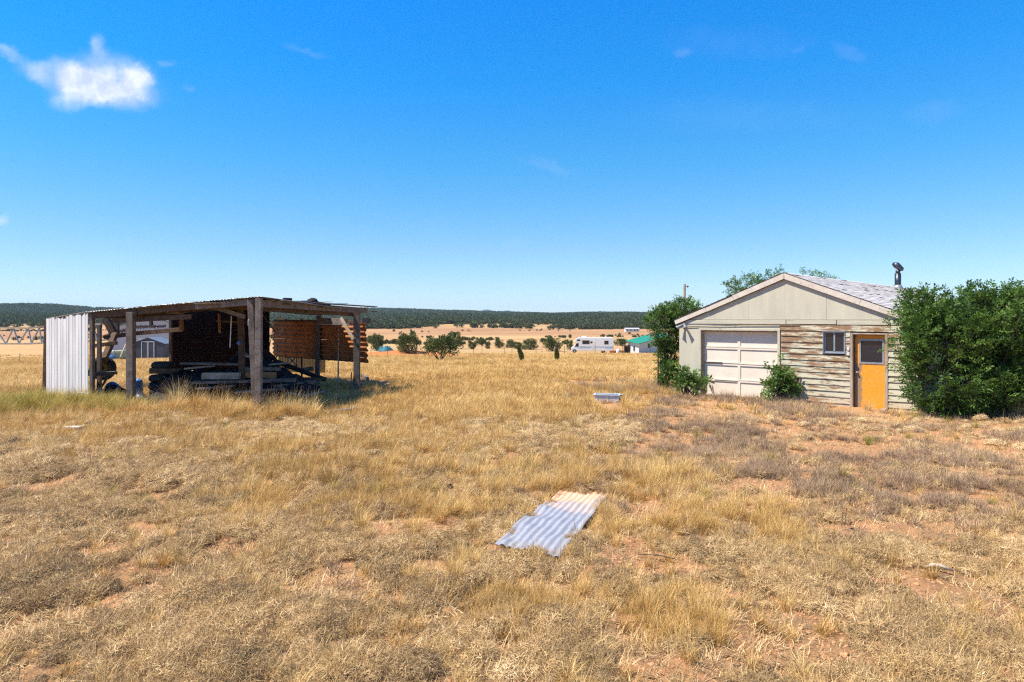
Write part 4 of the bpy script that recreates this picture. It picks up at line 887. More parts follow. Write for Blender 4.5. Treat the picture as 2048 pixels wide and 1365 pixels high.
for (a, b) in ((-3.45, .42), (2.1, .42)):
    wh = MB().tube([(a, -1.05, b - .02), (a, -.80, b - .02)], .40, 18).build('wheel', M['rubber'], rv); MB().tube([(a, -1.07, b - .02), (a, -1.04, b - .02)], .2, 12).build('rim', M['grey_rim'], wh)
for (a, b, c_) in ((-2.1, -1.1, .30), (-2.8, -2.4, .12), (.1, .5, .14), (2.4, 2.9, .18)): MB().box((a, -.4, 3.05), (b, .4, 3.05 + c_)).build('roof_unit', M['rv_white'], rv, bevel=.05)
# ------------------------------------------------------------------ green roofed house
c0 = Vector(at(1277.5, 124)); c1 = Vector(at(1256, 128)); c2 = Vector(at(1338, 140)); zb = c0.z
hs_ = empty('house', (c0.x, c0.y, zb), 0, 'small white house with a bright green metal roof behind the left bush', 'house'); o = Vector((c0.x, c0.y, 0))
c3 = c1 + (c2 - c0)
def q3(p, z): return Vector((p.x, p.y, z)) - Vector((c0.x, c0.y, zb))
mb = MB(); zt0 = zb + 1.95; zt1 = zb + 3.0
zc = {0: 1.9, 1: 1.95, 2: 2.95, 3: 3.0}
mb.add([q3(c0, zb - .5), q3(c2, zb - .5), q3(c3, zb - .5), q3(c1, zb - .5), q3(c0, zb + 1.9), q3(c2, zb + 2.9), q3(c3, zb + 3.0), q3(c1, zb + 2.0)], [(0, 3, 2, 1), (4, 5, 6, 7), (0, 1, 5, 4), (1, 2, 6, 5), (2, 3, 7, 6), (3, 0, 4, 7)])
mb.build('wall', M['white_wall'], hs_)
a = (c0 - c2).normalized() * .7; b = (c0 - c1).normalized() * .5
P = [q3(c0 + a + b, zb + 1.86), q3(c2 + b, zb + 2.94), q3(c3 - b, zb + 3.55), q3(c1 + a - b, zb + 2.2)]
MB().prism(P, (0, 0, .1)).build('roof', M['green_roof'], hs_)
ins = (c0 - c1).normalized()
for t in (.28, .62): p = c0.lerp(c2, t); n_ = Vector((-.35, -.93, 0)); mb = MB(); MB().bar(q3(p, zb + .9) + b * .06, q3(p, zb + 1.7) + b * .06, .8, .05, up=(b.x, b.y, 0)).build('window', M['glass'], hs_)
p = c0.lerp(c1, .35); MB().bar(q3(p, zb + .5) + a * .06, q3(p, zb + 1.4) + a * .06, .6, .05, up=(a.x, a.y, 0)).build('window', M['shed_dark'], hs_)
mb = MB(); pc = W(1304, 673, 129); mb.box((-.45, -.4, 0), (.45, .4, .08)); mb.box((-.45, -.4, .82), (.45, .4, .9)); 
for s1 in (-1, 1):
    for s2 in (-1, 1): mb.box((s1 * .42 - .05, s2 * .37 - .05, .08), (s1 * .42 + .05, s2 * .37 + .05, .82))
mb.box((-.38, -.33, .1), (.38, .33, .8)); mb.v = [tuple(Vector(v) + pc - Vector((0, 0, .12))) for v in mb.v]
thing('evaporative_cooler', mb, M['wood_pale'], 'square cream evaporative cooler on the green roof', 'cooler')
V, Fq = lump(0, 0, 0, .35, .12, .35, flat=False, amp=.02, n=12, m=8); pc = W(1317, 660, 131); V = [(a + pc.x, b + pc.y, c + pc.z) for a, b, c in V]
thing('satellite_dish', npmesh('satellite_dish', V, Fq, M['white_plastic'], smooth=True), None, 'small white satellite dish above the green roofed house', 'dish')
MB_ = MB(); MB_.tube([pc, pc - Vector((0, 0, 1.3))], .04, 6); thing('dish_mast', MB_, M['alu'], 'thin mast carrying the white satellite dish by the green roof', 'mast')
x, y, z = at(1254, 127); mb = MB(); mb.box((x - .5, y, z), (x + .4, y + .8, z + .05)); mb.box((x - .5, y, z + .05), (x - .42, y + .8, z + 1.5)); mb.box((x + .32, y, z + .05), (x + .4, y + .8, z + 1.5)); mb.box((x - .6, y - .1, z + 1.5), (x + .5, y + .9, z + 1.58)); mb.box((x - .42, y + .7, z + .05), (x + .32, y + .8, z + 1.4))
thing('wooden_rack', mb, M['wood_dark'], 'brown open wooden rack beside the white wall of the green roofed house', 'rack')
x, y, z = at(1236, 128); mb = MB(); mb.tube([(x, y, z), (x, y, z + .1), (x, y, z + .75), (x, y, z + .95)], [.3, .36, .36, .15], 14); thing('white_tank', mb, M['white_plastic'], 'small white tank between the motorhome and the green roofed house', 'tank', smooth=True)
for k, (px, d, lab) in enumerate(((1229, 130, 'low stack of rust red blocks right behind the motorhome tail'), (1243, 129, 'wider stack of rust red blocks left of the brown wooden rack'))):
    x, y, z = at(px, d); mb = MB()
    for i in range(3 + 2 * k):
        for j in range(2): mb.box((x - .9 + i * .45, y, z + j * .3), (x - .48 + i * .45, y + .5, z + j * .3 + .28 + .03 * (i % 2)))
    thing('block_stack', mb, M['rust'], lab, 'blocks')
x, y, z = at(1265, 450); e = empty('mobile_home', (x, y, z + .3), R(4), 'long pale mobile home far off at the foot of the wooded hills', 'mobile home')
MB().box((-4.6, 0, 0), (4.6, 4, 2.0)).build('wall', M['white_wall'], e); MB().prism([Vector((-4.8, -.2, 2.0)), Vector((-4.8, 4.2, 2.0)), Vector((-4.8, 2, 2.7))], (9.6, 0, 0)).build('roof', M['barn_grey'], e)
for a in (-3.4, -1.2, 1.4, 3.2): MB().box((a - .5, -.04, .8), (a + .5, -.005, 1.6)).build('window', M['glass'], e)
# ------------------------------------------------------------------ teal tarp covered boat on the dirt mound
def tealboat():
    nx, ny = 22, 8; V = []; Fq = []; c = Vector((PMOUND[0] - 2.7, PMOUND[1], 0)); c.x = (772 - 1024) / F * 96; c.y = 96; zb = hz(c.x, c.y) - .1
    for j in range(ny + 1):
        for i in range(nx + 1):
            u = i / nx * 2 - 1; v = j / ny * 2 - 1; prof = float(np.interp(u, [-1, -.75, -.55, -.35, 0, .35, .7, 1], [0, .45, .95, .70, .95, .85, .35, .0]))
            w_ = .95 * (1 - abs(u) ** 3) + .05; zz = prof * .8 * max(0, 1 - abs(v) ** 2.5) * (1 + .08 * math.sin(i * 2.3 + j))
            V.append((c.x + u * 1.3, c.y + v * w_ * .9, zb + zz))
    for j in range(ny):
        for i in range(nx): a = j * (nx + 1) + i; Fq.append((a, a + 1, a + nx + 2, a + nx + 1))
    thing('covered_boat', npmesh('covered_boat', V, Fq, M['teal'], smooth=False), None, 'small boat under a teal cover on the orange dirt mound', 'boat')
tealboat()
# ------------------------------------------------------------------ wire fence across the plain
fe = empty('wire_fence', (at(1000, 92)), 0, 'low wire fence with thin metal posts crossing the golden field', 'fence'); o = Vector(fe.location); prev = None
xs_ = [-120, -60, 0, 40, 742, 775, 817, 858, 905, 947, 964, 1009, 1024, 1072, 1084, 1129, 1190, 1245, 1300, 1420, 1600, 1800, 2000, 2200]
for px in xs_:
    x, y, z = at(px, 92 + (px - 1000) * .004); p = Vector((x, y, z)) - o
    MB().bar(p + Vector((0, 0, -.2)), p + Vector((0, 0, 1.15)), .045, .045).box((p.x - .05, p.y - .06, p.z + 1.15), (p.x + .05, p.y + .04, p.z + 1.22)).build('fence_post', M['black_metal'], fe)
    if prev is not None and abs(px - ppx) < 260:
        for h_ in (.5, .85, 1.1):
            n_ = 8; pts = []
            for k in range(n_ + 1):
                t = k / n_; g = prev.lerp(p, t); g.z = hz(g.x + o.x, g.y + o.y) - o.z + h_; pts.append(g)
            MB().tube(pts, .006, 3).build('wire', M['wire'], fe)
    prev = p; ppx = px
# utility pole behind left tree
x, y, z = at(1369, 52); e = empty('utility_pole', (x, y, z), 0, 'thin wooden pole with a small lamp rising behind the left bush', 'pole')
MB().tube([(0, 0, -.3), (0, 0, 5.15 - z)], [.11, .09], 10).build('pole', M['wood_pale'], e)
MB().tube([(.08, 0, 4.95 - z), (.2, 0, 5.02 - z), (.26, -.02, 4.9 - z)], [.02, .05, .09], 8).build('lamp', M['black_metal'], e)

# ------------------------------------------------------------------ foreground objects
def sheet():
    A0, A1, B0, B1 = (Vector((0.70, 9.85, 0)), Vector((1.36, 9.60, 0)), Vector((-.20, 7.28, 0)), Vector((.48, 6.95, 0)))
    nu, nv = 60, 26; V = []; Fq = []; rr = np.random.default_rng(5)
    for j in range(nv + 1):
        for i in range(nu + 1):
            u = i / nu; v = j / nv; p = A0.lerp(A1, u).lerp(B0.lerp(B1, u), v)
            zz = .075 + .009 * math.sin(u * 2 * math.pi * 8.5) + .02 * math.sin(v * 5) * (u - .5) - .055 * (1 - v) ** 3 + (.03 * math.exp(-((u - .1) / .12) ** 2) * math.sin(v * 21) * (v > .35)) + .012 * math.exp(-((v - .62) / .03) ** 2) * (u < .5)
            V.append((p.x, p.y, hz(p.x, p.y) * .6 + zz))
    n1 = nu + 1; base = len(V); V += [(x, y, z - .004) for x, y, z in V]
    for j in range(nv):
        for i in range(nu): a = j * n1 + i; Fq.append((a, a + n1, a + n1 + 1, a + 1)); Fq.append((base + a, base + a + 1, base + a + n1 + 1, base + a + n1))
    m, t, b, out = newmat('dusty_galvanised'); L = t.links.new; g = N(t, 'ShaderNodeTexCoord')
    n = N(t, 'ShaderNodeTexNoise', i={'Scale': 3, 'Detail': 8, 'Roughness': .7}); L(g.outputs['Object'], n.inputs['Vector'])
    s = N(t, 'ShaderNodeSeparateXYZ'); L(g.outputs['Object'], s.inputs[0])
    a1 = N(t, 'ShaderNodeMath', operation='MULTIPLY_ADD', i={1: 1.6, 2: -.8}); L(n.outputs[0], a1.inputs[0])
    a2 = N(t, 'ShaderNodeMath', operation='ADD'); L(a1.outputs[0], a2.inputs[0]); L(s.outputs[1], a2.inputs[1])
    # silt washed over the far end and lying in the troughs
    a3 = N(t, 'ShaderNodeMath', operation='MULTIPLY_ADD', i={1: -16, 2: .75}); L(s.outputs[2], a3.inputs[0])
    a4 = N(t, 'ShaderNodeMath', operation='ADD'); L(a2.outputs[0], a4.inputs[0]); L(a3.outputs[0], a4.inputs[1])
    mr = N(t, 'ShaderNodeMapRange', i={1: .1, 2: 1.15}); L(a4.outputs[0], mr.inputs[0])
    n2 = N(t, 'ShaderNodeTexNoise', i={'Scale': 12, 'Detail': 6}); L(g.outputs['Object'], n2.inputs['Vector'])
    mt = N(t, 'ShaderNodeMix', data_type='RGBA', i={6: (.46, .46, .48, 1), 7: (.28, .29, .33, 1)}); L(n2.outputs[0], mt.inputs[0])
    mx = N(t, 'ShaderNodeMix', data_type='RGBA', i={7: (.62, .40, .26, 1)}); L(mr.outputs[0], mx.inputs[0]); L(mt.outputs[2], mx.inputs[6]); L(mx.outputs[2], b.inputs['Base Color'])
    mm = N(t, 'ShaderNodeMapRange', i={3: .3, 4: 0}); L(mr.outputs[0], mm.inputs[0]); L(mm.outputs[0], b.inputs['Metallic'])
    r2 = N(t, 'ShaderNodeMapRange', i={3: .55, 4: .95}); L(mr.outputs[0], r2.inputs[0]); L(r2.outputs[0], b.inputs['Roughness'])
    me = npmesh('corrugated_sheet', V, Fq, m, smooth=True); thing('corrugated_sheet', me, None, 'bluish corrugated metal sheet half buried in grass, dusted with orange soil', 'metal sheet')
sheet()
# trough
p = hit(1214, 806); e = empty('metal_trough', (p.x, p.y, p.z), R(-12), 'small pale blue and white rectangular trough lying in the golden grass', 'trough')
hw_, hl, hh = .20, .36, .24; mb = MB()
for lo, hi in (((-hl, -hw_, 0), (hl, -hw_ + .02, hh)), ((-hl, hw_ - .02, 0), (hl, hw_, hh)), ((-hl, -hw_ + .02, 0), (-hl + .02, hw_ - .02, hh)), ((hl - .02, -hw_ + .02, 0), (hl, hw_ - .02, hh)), ((-hl + .02, -hw_ + .02, .01), (hl - .02, hw_ - .02, .03))): mb.box(lo, hi)
M['trough'] = simple('trough_paint', (.66, .70, .76), (.45, .52, .62), 6, .5, dirt=((.4, .3, .24), 9, .6, .75)); M['trough_in'] = simple('trough_blue', (.10, .24, .36), (.06, .16, .26), 6, .5)
tb = mb.build('basin', M['trough'], e)
MB().box((-hl - .03, -hw_ - .03, hh), (hl + .03, -hw_ + .02, hh + .02)).box((-hl - .03, hw_ - .02, hh), (hl + .03, hw_ + .03, hh + .02)).box((-hl - .03, -hw_ + .02, hh), (-hl + .02, hw_ - .02, hh + .02)).box((hl - .02, -hw_ + .02, hh), (hl + .03, hw_ - .02, hh + .02)).build('rim', M['trough'], e, bevel=.005)
MB().box((-hl + .021, -hw_ + .021, .031), (hl - .021, -hw_ + .025, hh - .01)).box((-hl + .021, hw_ - .025, .031), (hl - .021, hw_ - .021, hh - .01)).build('liner', M['trough_in'], e)
MB().tube([(hl + .02, 0, hh - .02), (hl + .10, 0, hh + .0)], .035, 10).build('outlet', M['black_metal'], e)
a, b = hit(655, 833), hit(712, 827); mb = MB(); mb.bar(a + Vector((0, 0, .09)), b + Vector((0, 0, .13)), .14, .06); thing('plank', mb, M['galv'], 'short blue grey beam lying in the grass in front of the shed', 'beam', bevel=.008)
a, b = hit(112, 858), hit(166, 862); mb = MB(); mb.bar(a + Vector((0, 0, .02)), b + Vector((0, 0, .07)), .18, .05); thing('metal_scrap', mb, M['white_metal'], 'bright white metal scrap half hidden in grass at the far left', 'scrap metal', bevel=.01)
a = hit(1850, 1146); b = hit(1906, 1152); mb = MB(); c = a.lerp(b, .5); c.z += .05
mb.tube([a + Vector((0, 0, .04)), a.lerp(b, .3) + Vector((0, .01, .075)), c + Vector((0, 0, .03)), b + Vector((0, 0, .05))], [.010, .018, .020, .012], 7); thing('stick', mb, M['stick'], 'bleached bent stick on bare soil at the right', 'stick', smooth=True)
a = hit(1275, 1118); b = hit(1350, 1130); mb = MB(); mb.tube([a + Vector((0, 0, .04)), a.lerp(b, .5) + Vector((0, 0, .06)), b + Vector((0, 0, .04))], [.004, .008, .006], 6); thing('twig', mb, M['bark'], 'thin dark twig lying right of the corrugated sheet', 'twig')
# dead orange flower heads
for k, (px, py) in enumerate(((1690, 1052), (1683, 1058))):
    p = hit(px, py); V = MB(); V.tube([p, p + Vector((.01, 0, .13)), p + Vector((.02, 0, .2))], .003, 4); V2 = MB()
    e = empty('dried_flower', tuple(p), 0, ('tallest', 'shorter')[k] + ' dried orange flower head standing on the bare soil', 'flower'); V.v = [tuple(Vector(q_) - p) for q_ in V.v]; V.build('stem', M['bark'], e)
    c = Vector((.02, 0, .2 - .03 * k))
    for i in range(9): a = i * .7; V2.bar(c, c + Vector((math.cos(a) * .025, math.sin(a) * .025, .012)), .012, .003)
    V2.build('flower_head', M['wood_orange'], e)

# ------------------------------------------------------------------ vegetation generators
def blades(n, rad, lmin, lmax, wid, spread, curl, segs=3, seed=0, lean=(0, 0), curly=0, flat=0):
    """grass tuft: n bent tapered blades; returns V, F(quads), attr"""
    r_ = np.random.default_rng(seed)
    a = r_.uniform(0, 2 * np.pi, n); rr = rad * np.sqrt(r_.uniform(0, 1, n)); bx = rr * np.cos(a); by = rr * np.sin(a)
    az = a + r_.normal(0, .9, n); Ln = r_.uniform(lmin, lmax, n); th = np.clip(np.abs(r_.normal(spread, spread * .45, n)), 0, 1.45)
    dx = np.sin(th) * np.cos(az) + lean[0]; dy = np.sin(th) * np.sin(az) + lean[1]; dz = np.cos(th); nn = np.sqrt(dx ** 2 + dy ** 2 + dz ** 2); D = np.stack([dx / nn, dy / nn, dz / nn], -1)
    side = np.stack([-np.sin(az), np.cos(az), np.zeros(n)], -1); tw = r_.uniform(-1, 1, n)[:, None]; 
    P = np.stack([bx, by, np.zeros(n)], -1); V = np.zeros((n, segs + 1, 2, 3)); crl = curl * r_.uniform(.4, 1.6, n)
    for s in range(segs + 1):
        t = s / segs; wd = wid * (1 - .85 * t) * .5
        sd_ = side + tw * D[:, [1, 0, 2]] * .3
        V[:, s, 0] = P - sd_ * wd; V[:, s, 1] = P + sd_ * wd
        P = P + D * (Ln / segs)[:, None]; D = D + np.stack([np.cos(az) * crl * .5, np.sin(az) * crl * .5, -crl], -1)
        if curly: D = D + r_.normal(0, curly, (n, 3))
        D = D / np.linalg.norm(D, axis=1, keepdims=True)
    V[..., 2] = np.maximum(V[..., 2], -.01 if not flat else .002)
    idx = np.arange(n)[:, None] * (segs + 1) * 2 + np.arange(segs)[None, :] * 2
    Fq = np.stack([idx, idx + 1, idx + 3, idx + 2], -1).reshape(-1, 4)
    at_ = np.repeat(r_.uniform(0, 1, n), (segs + 1) * 2)
    return V.reshape(-1, 3), Fq, at_
def dome(n, rad, hgt, lmin, lmax, wid, seed, out=.45, curly=.35, segs=3):
    r_ = np.random.default_rng(seed); u = r_.uniform(.05, 1, n); a = r_.uniform(0, 2 * np.pi, n); c = np.sqrt(1 - u ** 2)
    k = 1 + .25 * np.sin(a * 2 + seed) + .15 * np.sin(a * 5 + seed * 2); d = np.stack([c * np.cos(a), c * np.sin(a), u], -1)
    P = d * np.stack([rad * k, rad * k, np.full(n, hgt)], -1) * r_.uniform(.72, 1.05, n)[:, None]
    D = np.cross(d, r_.normal(0, 1, (n, 3))); D /= np.linalg.norm(D, axis=1, keepdims=True); D = D + d * out * r_.uniform(.2, 1.8, n)[:, None]; D /= np.linalg.norm(D, axis=1, keepdims=True)
    sd_ = np.cross(D, d + r_.normal(0, .5, (n, 3))); sd_ /= np.linalg.norm(sd_, axis=1, keepdims=True); Ln = r_.uniform(lmin, lmax, n); V = np.zeros((n, segs + 1, 2, 3)); P = P - D * (Ln * .4)[:, None]
    for s in range(segs + 1):
        wd = wid * (1 - .8 * s / segs) * .5; V[:, s, 0] = P - sd_ * wd; V[:, s, 1] = P + sd_ * wd; P = P + D * (Ln / segs)[:, None]
        D = D + r_.normal(0, curly, (n, 3)); D[:, 2] -= .12; D /= np.linalg.norm(D, axis=1, keepdims=True)
    V[..., 2] = np.maximum(V[..., 2], .001)
    idx = np.arange(n)[:, None] * (segs + 1) * 2 + np.arange(segs)[None, :] * 2
    return V.reshape(-1, 3), np.stack([idx, idx + 1, idx + 3, idx + 2], -1).reshape(-1, 4), np.repeat(r_.uniform(0, 1, n), (segs + 1) * 2)
def joinp(parts):
    V = []; Fq = []; A = []; b = 0
    for v, f, a in parts: V.append(v); Fq.append(f + b); A.append(a); b += len(v)
    return np.vstack(V), np.vstack(Fq), np.concatenate(A)
def variants(cname, builder, mat, k=5):
    c = bpy.data.collections.new(cname)
    for i in range(k):
        V, Fq, A = builder(i); me = npmesh(f'{cname}_{i}', V, Fq, mat, {'v': A}); c.objects.link(bpy.data.objects.new(f'{cname}_{i}', me))
    return c
def scatter(name, coll, P, rot, scl, tint, idx, label):
    me = bpy.data.meshes.new(name); n = len(P); me.vertices.add(n); me.vertices.foreach_set('co', np.asarray(P, np.float32).ravel())
    for an, tp, d in (('rot', 'FLOAT_VECTOR', rot), ('scl', 'FLOAT_VECTOR', scl)):
        at_ = me.attributes.new(an, tp, 'POINT'); at_.data.foreach_set('vector', np.asarray(d, np.float32).ravel())
    at_ = me.attributes.new('tint', 'FLOAT', 'POINT'); at_.data.foreach_set('value', np.asarray(tint, np.float32))
    at_ = me.attributes.new('idx', 'INT', 'POINT'); at_.data.foreach_set('value', np.asarray(idx, np.int32))
    o = link(bpy.data.objects.new(name, me)); tag(o, label, None, None, 'stuff')
    g = bpy.data.node_groups.new(name, 'GeometryNodeTree'); g.interface.new_socket('Geometry', in_out='INPUT', socket_type='NodeSocketGeometry'); g.interface.new_socket('Geometry', in_out='OUTPUT', socket_type='NodeSocketGeometry')
    L = g.links.new; gi = g.nodes.new('NodeGroupInput'); go = g.nodes.new('NodeGroupOutput')
    ci = g.nodes.new('GeometryNodeCollectionInfo'); ci.inputs['Collection'].default_value = coll; ci.inputs['Separate Children'].default_value = True; ci.inputs['Reset Children'].default_value = True
    ip = g.nodes.new('GeometryNodeInstanceOnPoints'); ip.inputs['Pick Instance'].default_value = True
    def na(nm, dt): q_ = g.nodes.new('GeometryNodeInputNamedAttribute'); q_.data_type = dt; q_.inputs['Name'].default_value = nm; return q_.outputs[0]
    L(gi.outputs[0], ip.inputs['Points']); L(ci.outputs[0], ip.inputs['Instance']); L(na('idx', 'INT'), ip.inputs['Instance Index']); L(na('rot', 'FLOAT_VECTOR'), ip.inputs['Rotation']); L(na('scl', 'FLOAT_VECTOR'), ip.inputs['Scale'])
    L(ip.outputs[0], go.inputs[0])
    md = o.modifiers.new('scatter', 'NODES'); md.node_group = g
    return o
# tuft libraries
cm = variants('mat_tuft', lambda i: joinp([dome(420, .12, .075, .04, .10, .0052, 10 + i), blades(60, .12, .04, .10, .0045, .9, .2, 3, 30 + i, curly=.3), blades(5, .06, .12, .26, .0032, .6, .12, 4, 50 + i, curly=.15)]), M['mat_grass'], 6)
cb_ = variants('bunch_tuft', lambda i: joinp([blades(80, .06, .10, .32, .0055, .5, .16, 4, 70 + i, lean=(.12, -.02), curly=.13), blades(90, .10, .05, .14, .005, 1.0, .3, 3, 90 + i, curly=.4), blades(9, .05, .28, .50, .0035, .3, .08, 4, 95 + i, lean=(.16, 0), curly=.08)]), M['gold_grass'], 6)
cw = variants('weed_tuft', lambda i: joinp([blades(75, .07, .05, .14, .0052, .8, .05, 3, 110 + i, curly=.5), blades(20, .06, .12, .22, .004, .5, .05, 4, 130 + i, curly=.25)]), M['grey_weed'], 5)
cf_ = variants('far_tuft', lambda i: joinp([blades(60, .22, .10, .36, .016, .5, .16, 4, 150 + i, lean=(.12, 0), curly=.14), blades(50, .25, .06, .16, .018, 1.0, .3, 3, 170 + i, curly=.3)]), M['gold_grass'], 5)
cg = variants('green_tuft', lambda i: joinp([blades(170, .08, .2, .6, .006, .42, .22, 4, 190 + i, lean=(.1, 0), curly=.05)]), M['green_grass'], 4)
# field fields (world coordinates)
def W2(px, py): d = 3412. / (py - HOR); return (px - 1024) / F * d, d
YB = [(*W2(600, 1000), 1.3), (*W2(700, 950), 1.4), (*W2(1000, 985), 1.7), (*W2(1120, 930), 1.5), (*W2(1330, 960), 1.0), (*W2(1450, 1040), .95), (*W2(1540, 1080), .5), (*W2(1060, 1180), .7), (*W2(960, 1260), .45), (*W2(1290, 1200), .5), (*W2(900, 1130), .45), (*W2(1380, 1250), .4), (*W2(500, 900), 1.5), (*W2(830, 880), 2.2), (*W2(250, 870), 1.6), (*W2(1300, 1050), .7)]
def yellow(x, y):
    v = np.zeros_like(x)
    for a, b, r_ in YB: v = np.maximum(v, np.exp(-((x - a) ** 2 + (y - b) ** 2) / r_ ** 2))
    k = x / np.maximum(y, .1)
    v = np.maximum(v, sst(13, 18.5, y + (fbm(x, y, .4, 3, 20) - .5) * 5) * (1 - sst(.10, .24, k - .012 * (y - 18))))
    return np.clip(v * (2.0 * fbm(x, y, .9, 4, 21) + .05), 0, 1)
def rightzone(x, y): k = x / np.maximum(y, .1); return sst(.06, .20, k + (fbm(x, y, .5, 3, 24) - .5) * .2) * sst(7.2, 9.5, y) * (1 - sst(24, 32, y))
def polar(n, r0, r1, k=.84, power=1.0):
    u = rng.uniform(0, 1, n); r_ = (r0 ** (2 - power) + u * (r1 ** (2 - power) - r0 ** (2 - power))) ** (1 / (2 - power)) if power != 2 else r0 * (r1 / r0) ** u
    kk = rng.uniform(-k, k, n); return kk * r_, r_
gi_, gj_ = None, None
def clear(x, y):
    """outside garage, concrete and sheet"""
    lx = (x - 5.65) * U.x + (y - 23.05) * U.y; ly = (x - 5.65) * (-U.y) + (y - 23.05) * U.x
    ok = ~((lx > -.05) & (lx < GW + .05) & (ly > -.12) & (ly < GL))
    ok &= ~((lx > .7) & (lx < 3.5) & (ly > -.3) & (ly < 0)) & ~((lx > 5.1) & (lx < 6.4) & (ly > -.5) & (ly < 0))
    # sheet: axis from (.03,8.45..)
    sx = x - .59; sy = y - 8.45; ax_, ay_ = .33, .944; al = sx * ax_ + sy * ay_; la = sx * ay_ - sy * ax_
    ok &= ~((np.abs(al) < 1.3) & (np.abs(la) < .36 + .03 * np.sin(al * 9)))
    # a short strip in front of the trough stays low
    tx, ty = W2(1214, 812); ok &= ~((np.abs(x - tx) < .42 - .1 * (ty - y)) & (y > ty - 1.6) & (y < ty + .45))
    return ok
def heapzone(x, y): return (x > -12.0) & (x < -6.6) & (y > 19.3) & (y < 24)
def place(name, coll, nvar, x, y, s, tint, label, squash=.25, tilt=.15):
    z = H(x, y) - .005; n = len(x); rot = np.stack([rng.normal(0, tilt, n), rng.normal(0, tilt, n), rng.uniform(-.9, .9, n) if 'bunch' in coll.name or 'far' in coll.name or 'green' in coll.name else rng.uniform(0, 6.28, n)], -1)
    sc_ = np.stack([s, s, s * rng.uniform(1 - squash, 1 + squash, n)], -1)
    return scatter(name, coll, np.stack([x, y, z], -1), rot, sc_, np.clip(tint, 0, 1), rng.integers(0, nvar, n), label)
# bare soil patches
SP = [(*W2(230, 1210), .42, .20), (*W2(1450, 1135), .40, .28), (*W2(830, 1135), .40, .25), (*W2(1250, 1130), .30, .2), (*W2(1620, 1240), .55, .3), (*W2(1720, 1300), .35, .3), (*W2(1080, 1270), .3, .12), (*W2(620, 1290), .3, .1), (*W2(1530, 968), .5, .35), (*W2(1700, 900), 1.3, .8), (*W2(1180, 1000), .35, .3), (*W2(60, 1185), .3, .12), (*W2(1640, 865), 1.0, .8), (*W2(1880, 880), 1.2, .7), (*W2(1720, 1060), .5, .3), (*W2(1250, 1330), .25, .1), (*W2(520, 1320), .2, .1), (*W2(1850, 1170), .35, .2), (*W2(1340, 890), 1.0, .5), (*W2(1800, 990), .6, .3), (*W2(410, 1030), .3, .12)]
def soilp(x, y):
    v = np.zeros_like(x)
    for a, b, rx, ry in SP: v = np.maximum(v, np.exp(-(((x - a) / rx) ** 2 + ((y - b) / ry) ** 2) ** 1.5))
    return v
# 1. matted grey-beige grass (near field)
x, y = polar(42000, 4.2, 17.5, .84, 1.0)
f = fbm(x, y, 1.1, 4, 31); yl = yellow(x, y); rz_ = rightzone(x, y); so = soilp(x, y)
keep = clear(x, y) & (rng.uniform(0, 1, len(x)) < np.clip((f - .30 - .09 * sst(.0, .3, x / y)) * 6.5, 0, 1) * np.clip((fbm(x, y, 2.4, 3, 4) - .40) * 9, .10, 1) * (1 - .55 * yl) * (1 - .92 * rz_) * (1 - .95 * so))
x, y = x[keep], y[keep]
tint = .42 + .55 * (fbm(x, y, 1.6, 3, 33) - .5) * 2 - .12 * sst(9, 4.5, y) + rng.normal(0, .10, len(x)) + .25 * sst(10, 16, y)
s = rng.uniform(.5, 1.2, len(x)) * (.65 + .65 * fbm(x, y, 1.7, 2, 35)) * (.85 + .35 * sst(5, 15, y))
place('matted_grass', cm, 6, x, y, s, tint, 'low matted grey beige grass covering the foreground')
# 2. golden bunchgrass
x, y = polar(60000, 4.2, 26, .84, 1.2)
yl = yellow(x, y); cl = fbm(x, y, 2.3, 3, 41)
keep = clear(x, y) & ~heapzone(x, y) & (rng.uniform(0, 1, len(x)) < np.clip(yl * 1.15 - .12, 0, 1) * np.clip((cl - .36) * 6, 0, 1) * .6 * (1 - .8 * soilp(x, y)))
x, y = x[keep], y[keep]; tint = .45 + .5 * (fbm(x, y, .8, 3, 43) - .5) * 2 + rng.normal(0, .12, len(x))
s = rng.uniform(.5, 1.0, len(x)) * (.75 + .35 * sst(6, 12, y))
place('golden_bunchgrass', cb_, 6, x, y, s, tint, 'golden tufts of bunchgrass standing in the middle of the field')
x, y = polar(2600, 4.2, 20, .84, 1.2); keep = clear(x, y) & (rng.uniform(0, 1, len(x)) < .45 * (1 - .5 * rightzone(x, y))) & ~heapzone(x, y); x, y = x[keep], y[keep]
place('scattered_bunchgrass', cb_, 6, x, y, rng.uniform(.35, .8, len(x)), rng.uniform(.2, .9, len(x)), 'single dry bunchgrass tufts scattered over the foreground')
# 3. grey brown weeds on the right
x, y = polar(78000, 5, 30, .84, 1.0); rz_ = rightzone(x, y); f = fbm(x, y, .9, 4, 51)
keep = clear(x, y) & (rng.uniform(0, 1, len(x)) < np.clip((f - .42) * 5, 0, 1) * np.clip((fbm(x, y, 2.4, 3, 4) - .38) * 8, .12, 1) * (.04 + .96 * rz_) * (1 - .9 * soilp(x, y)))
x, y = x[keep], y[keep]; tint = .45 + .6 * (fbm(x, y, .7, 3, 53) - .5) * 2 + rng.normal(0, .14, len(x)); s = rng.uniform(.55, 1.25, len(x)) * (1 + .5 * sst(14, 24, y))
place('grey_weeds', cw, 5, x, y, s, tint, 'low grey brown weeds over bare orange soil before the garage')
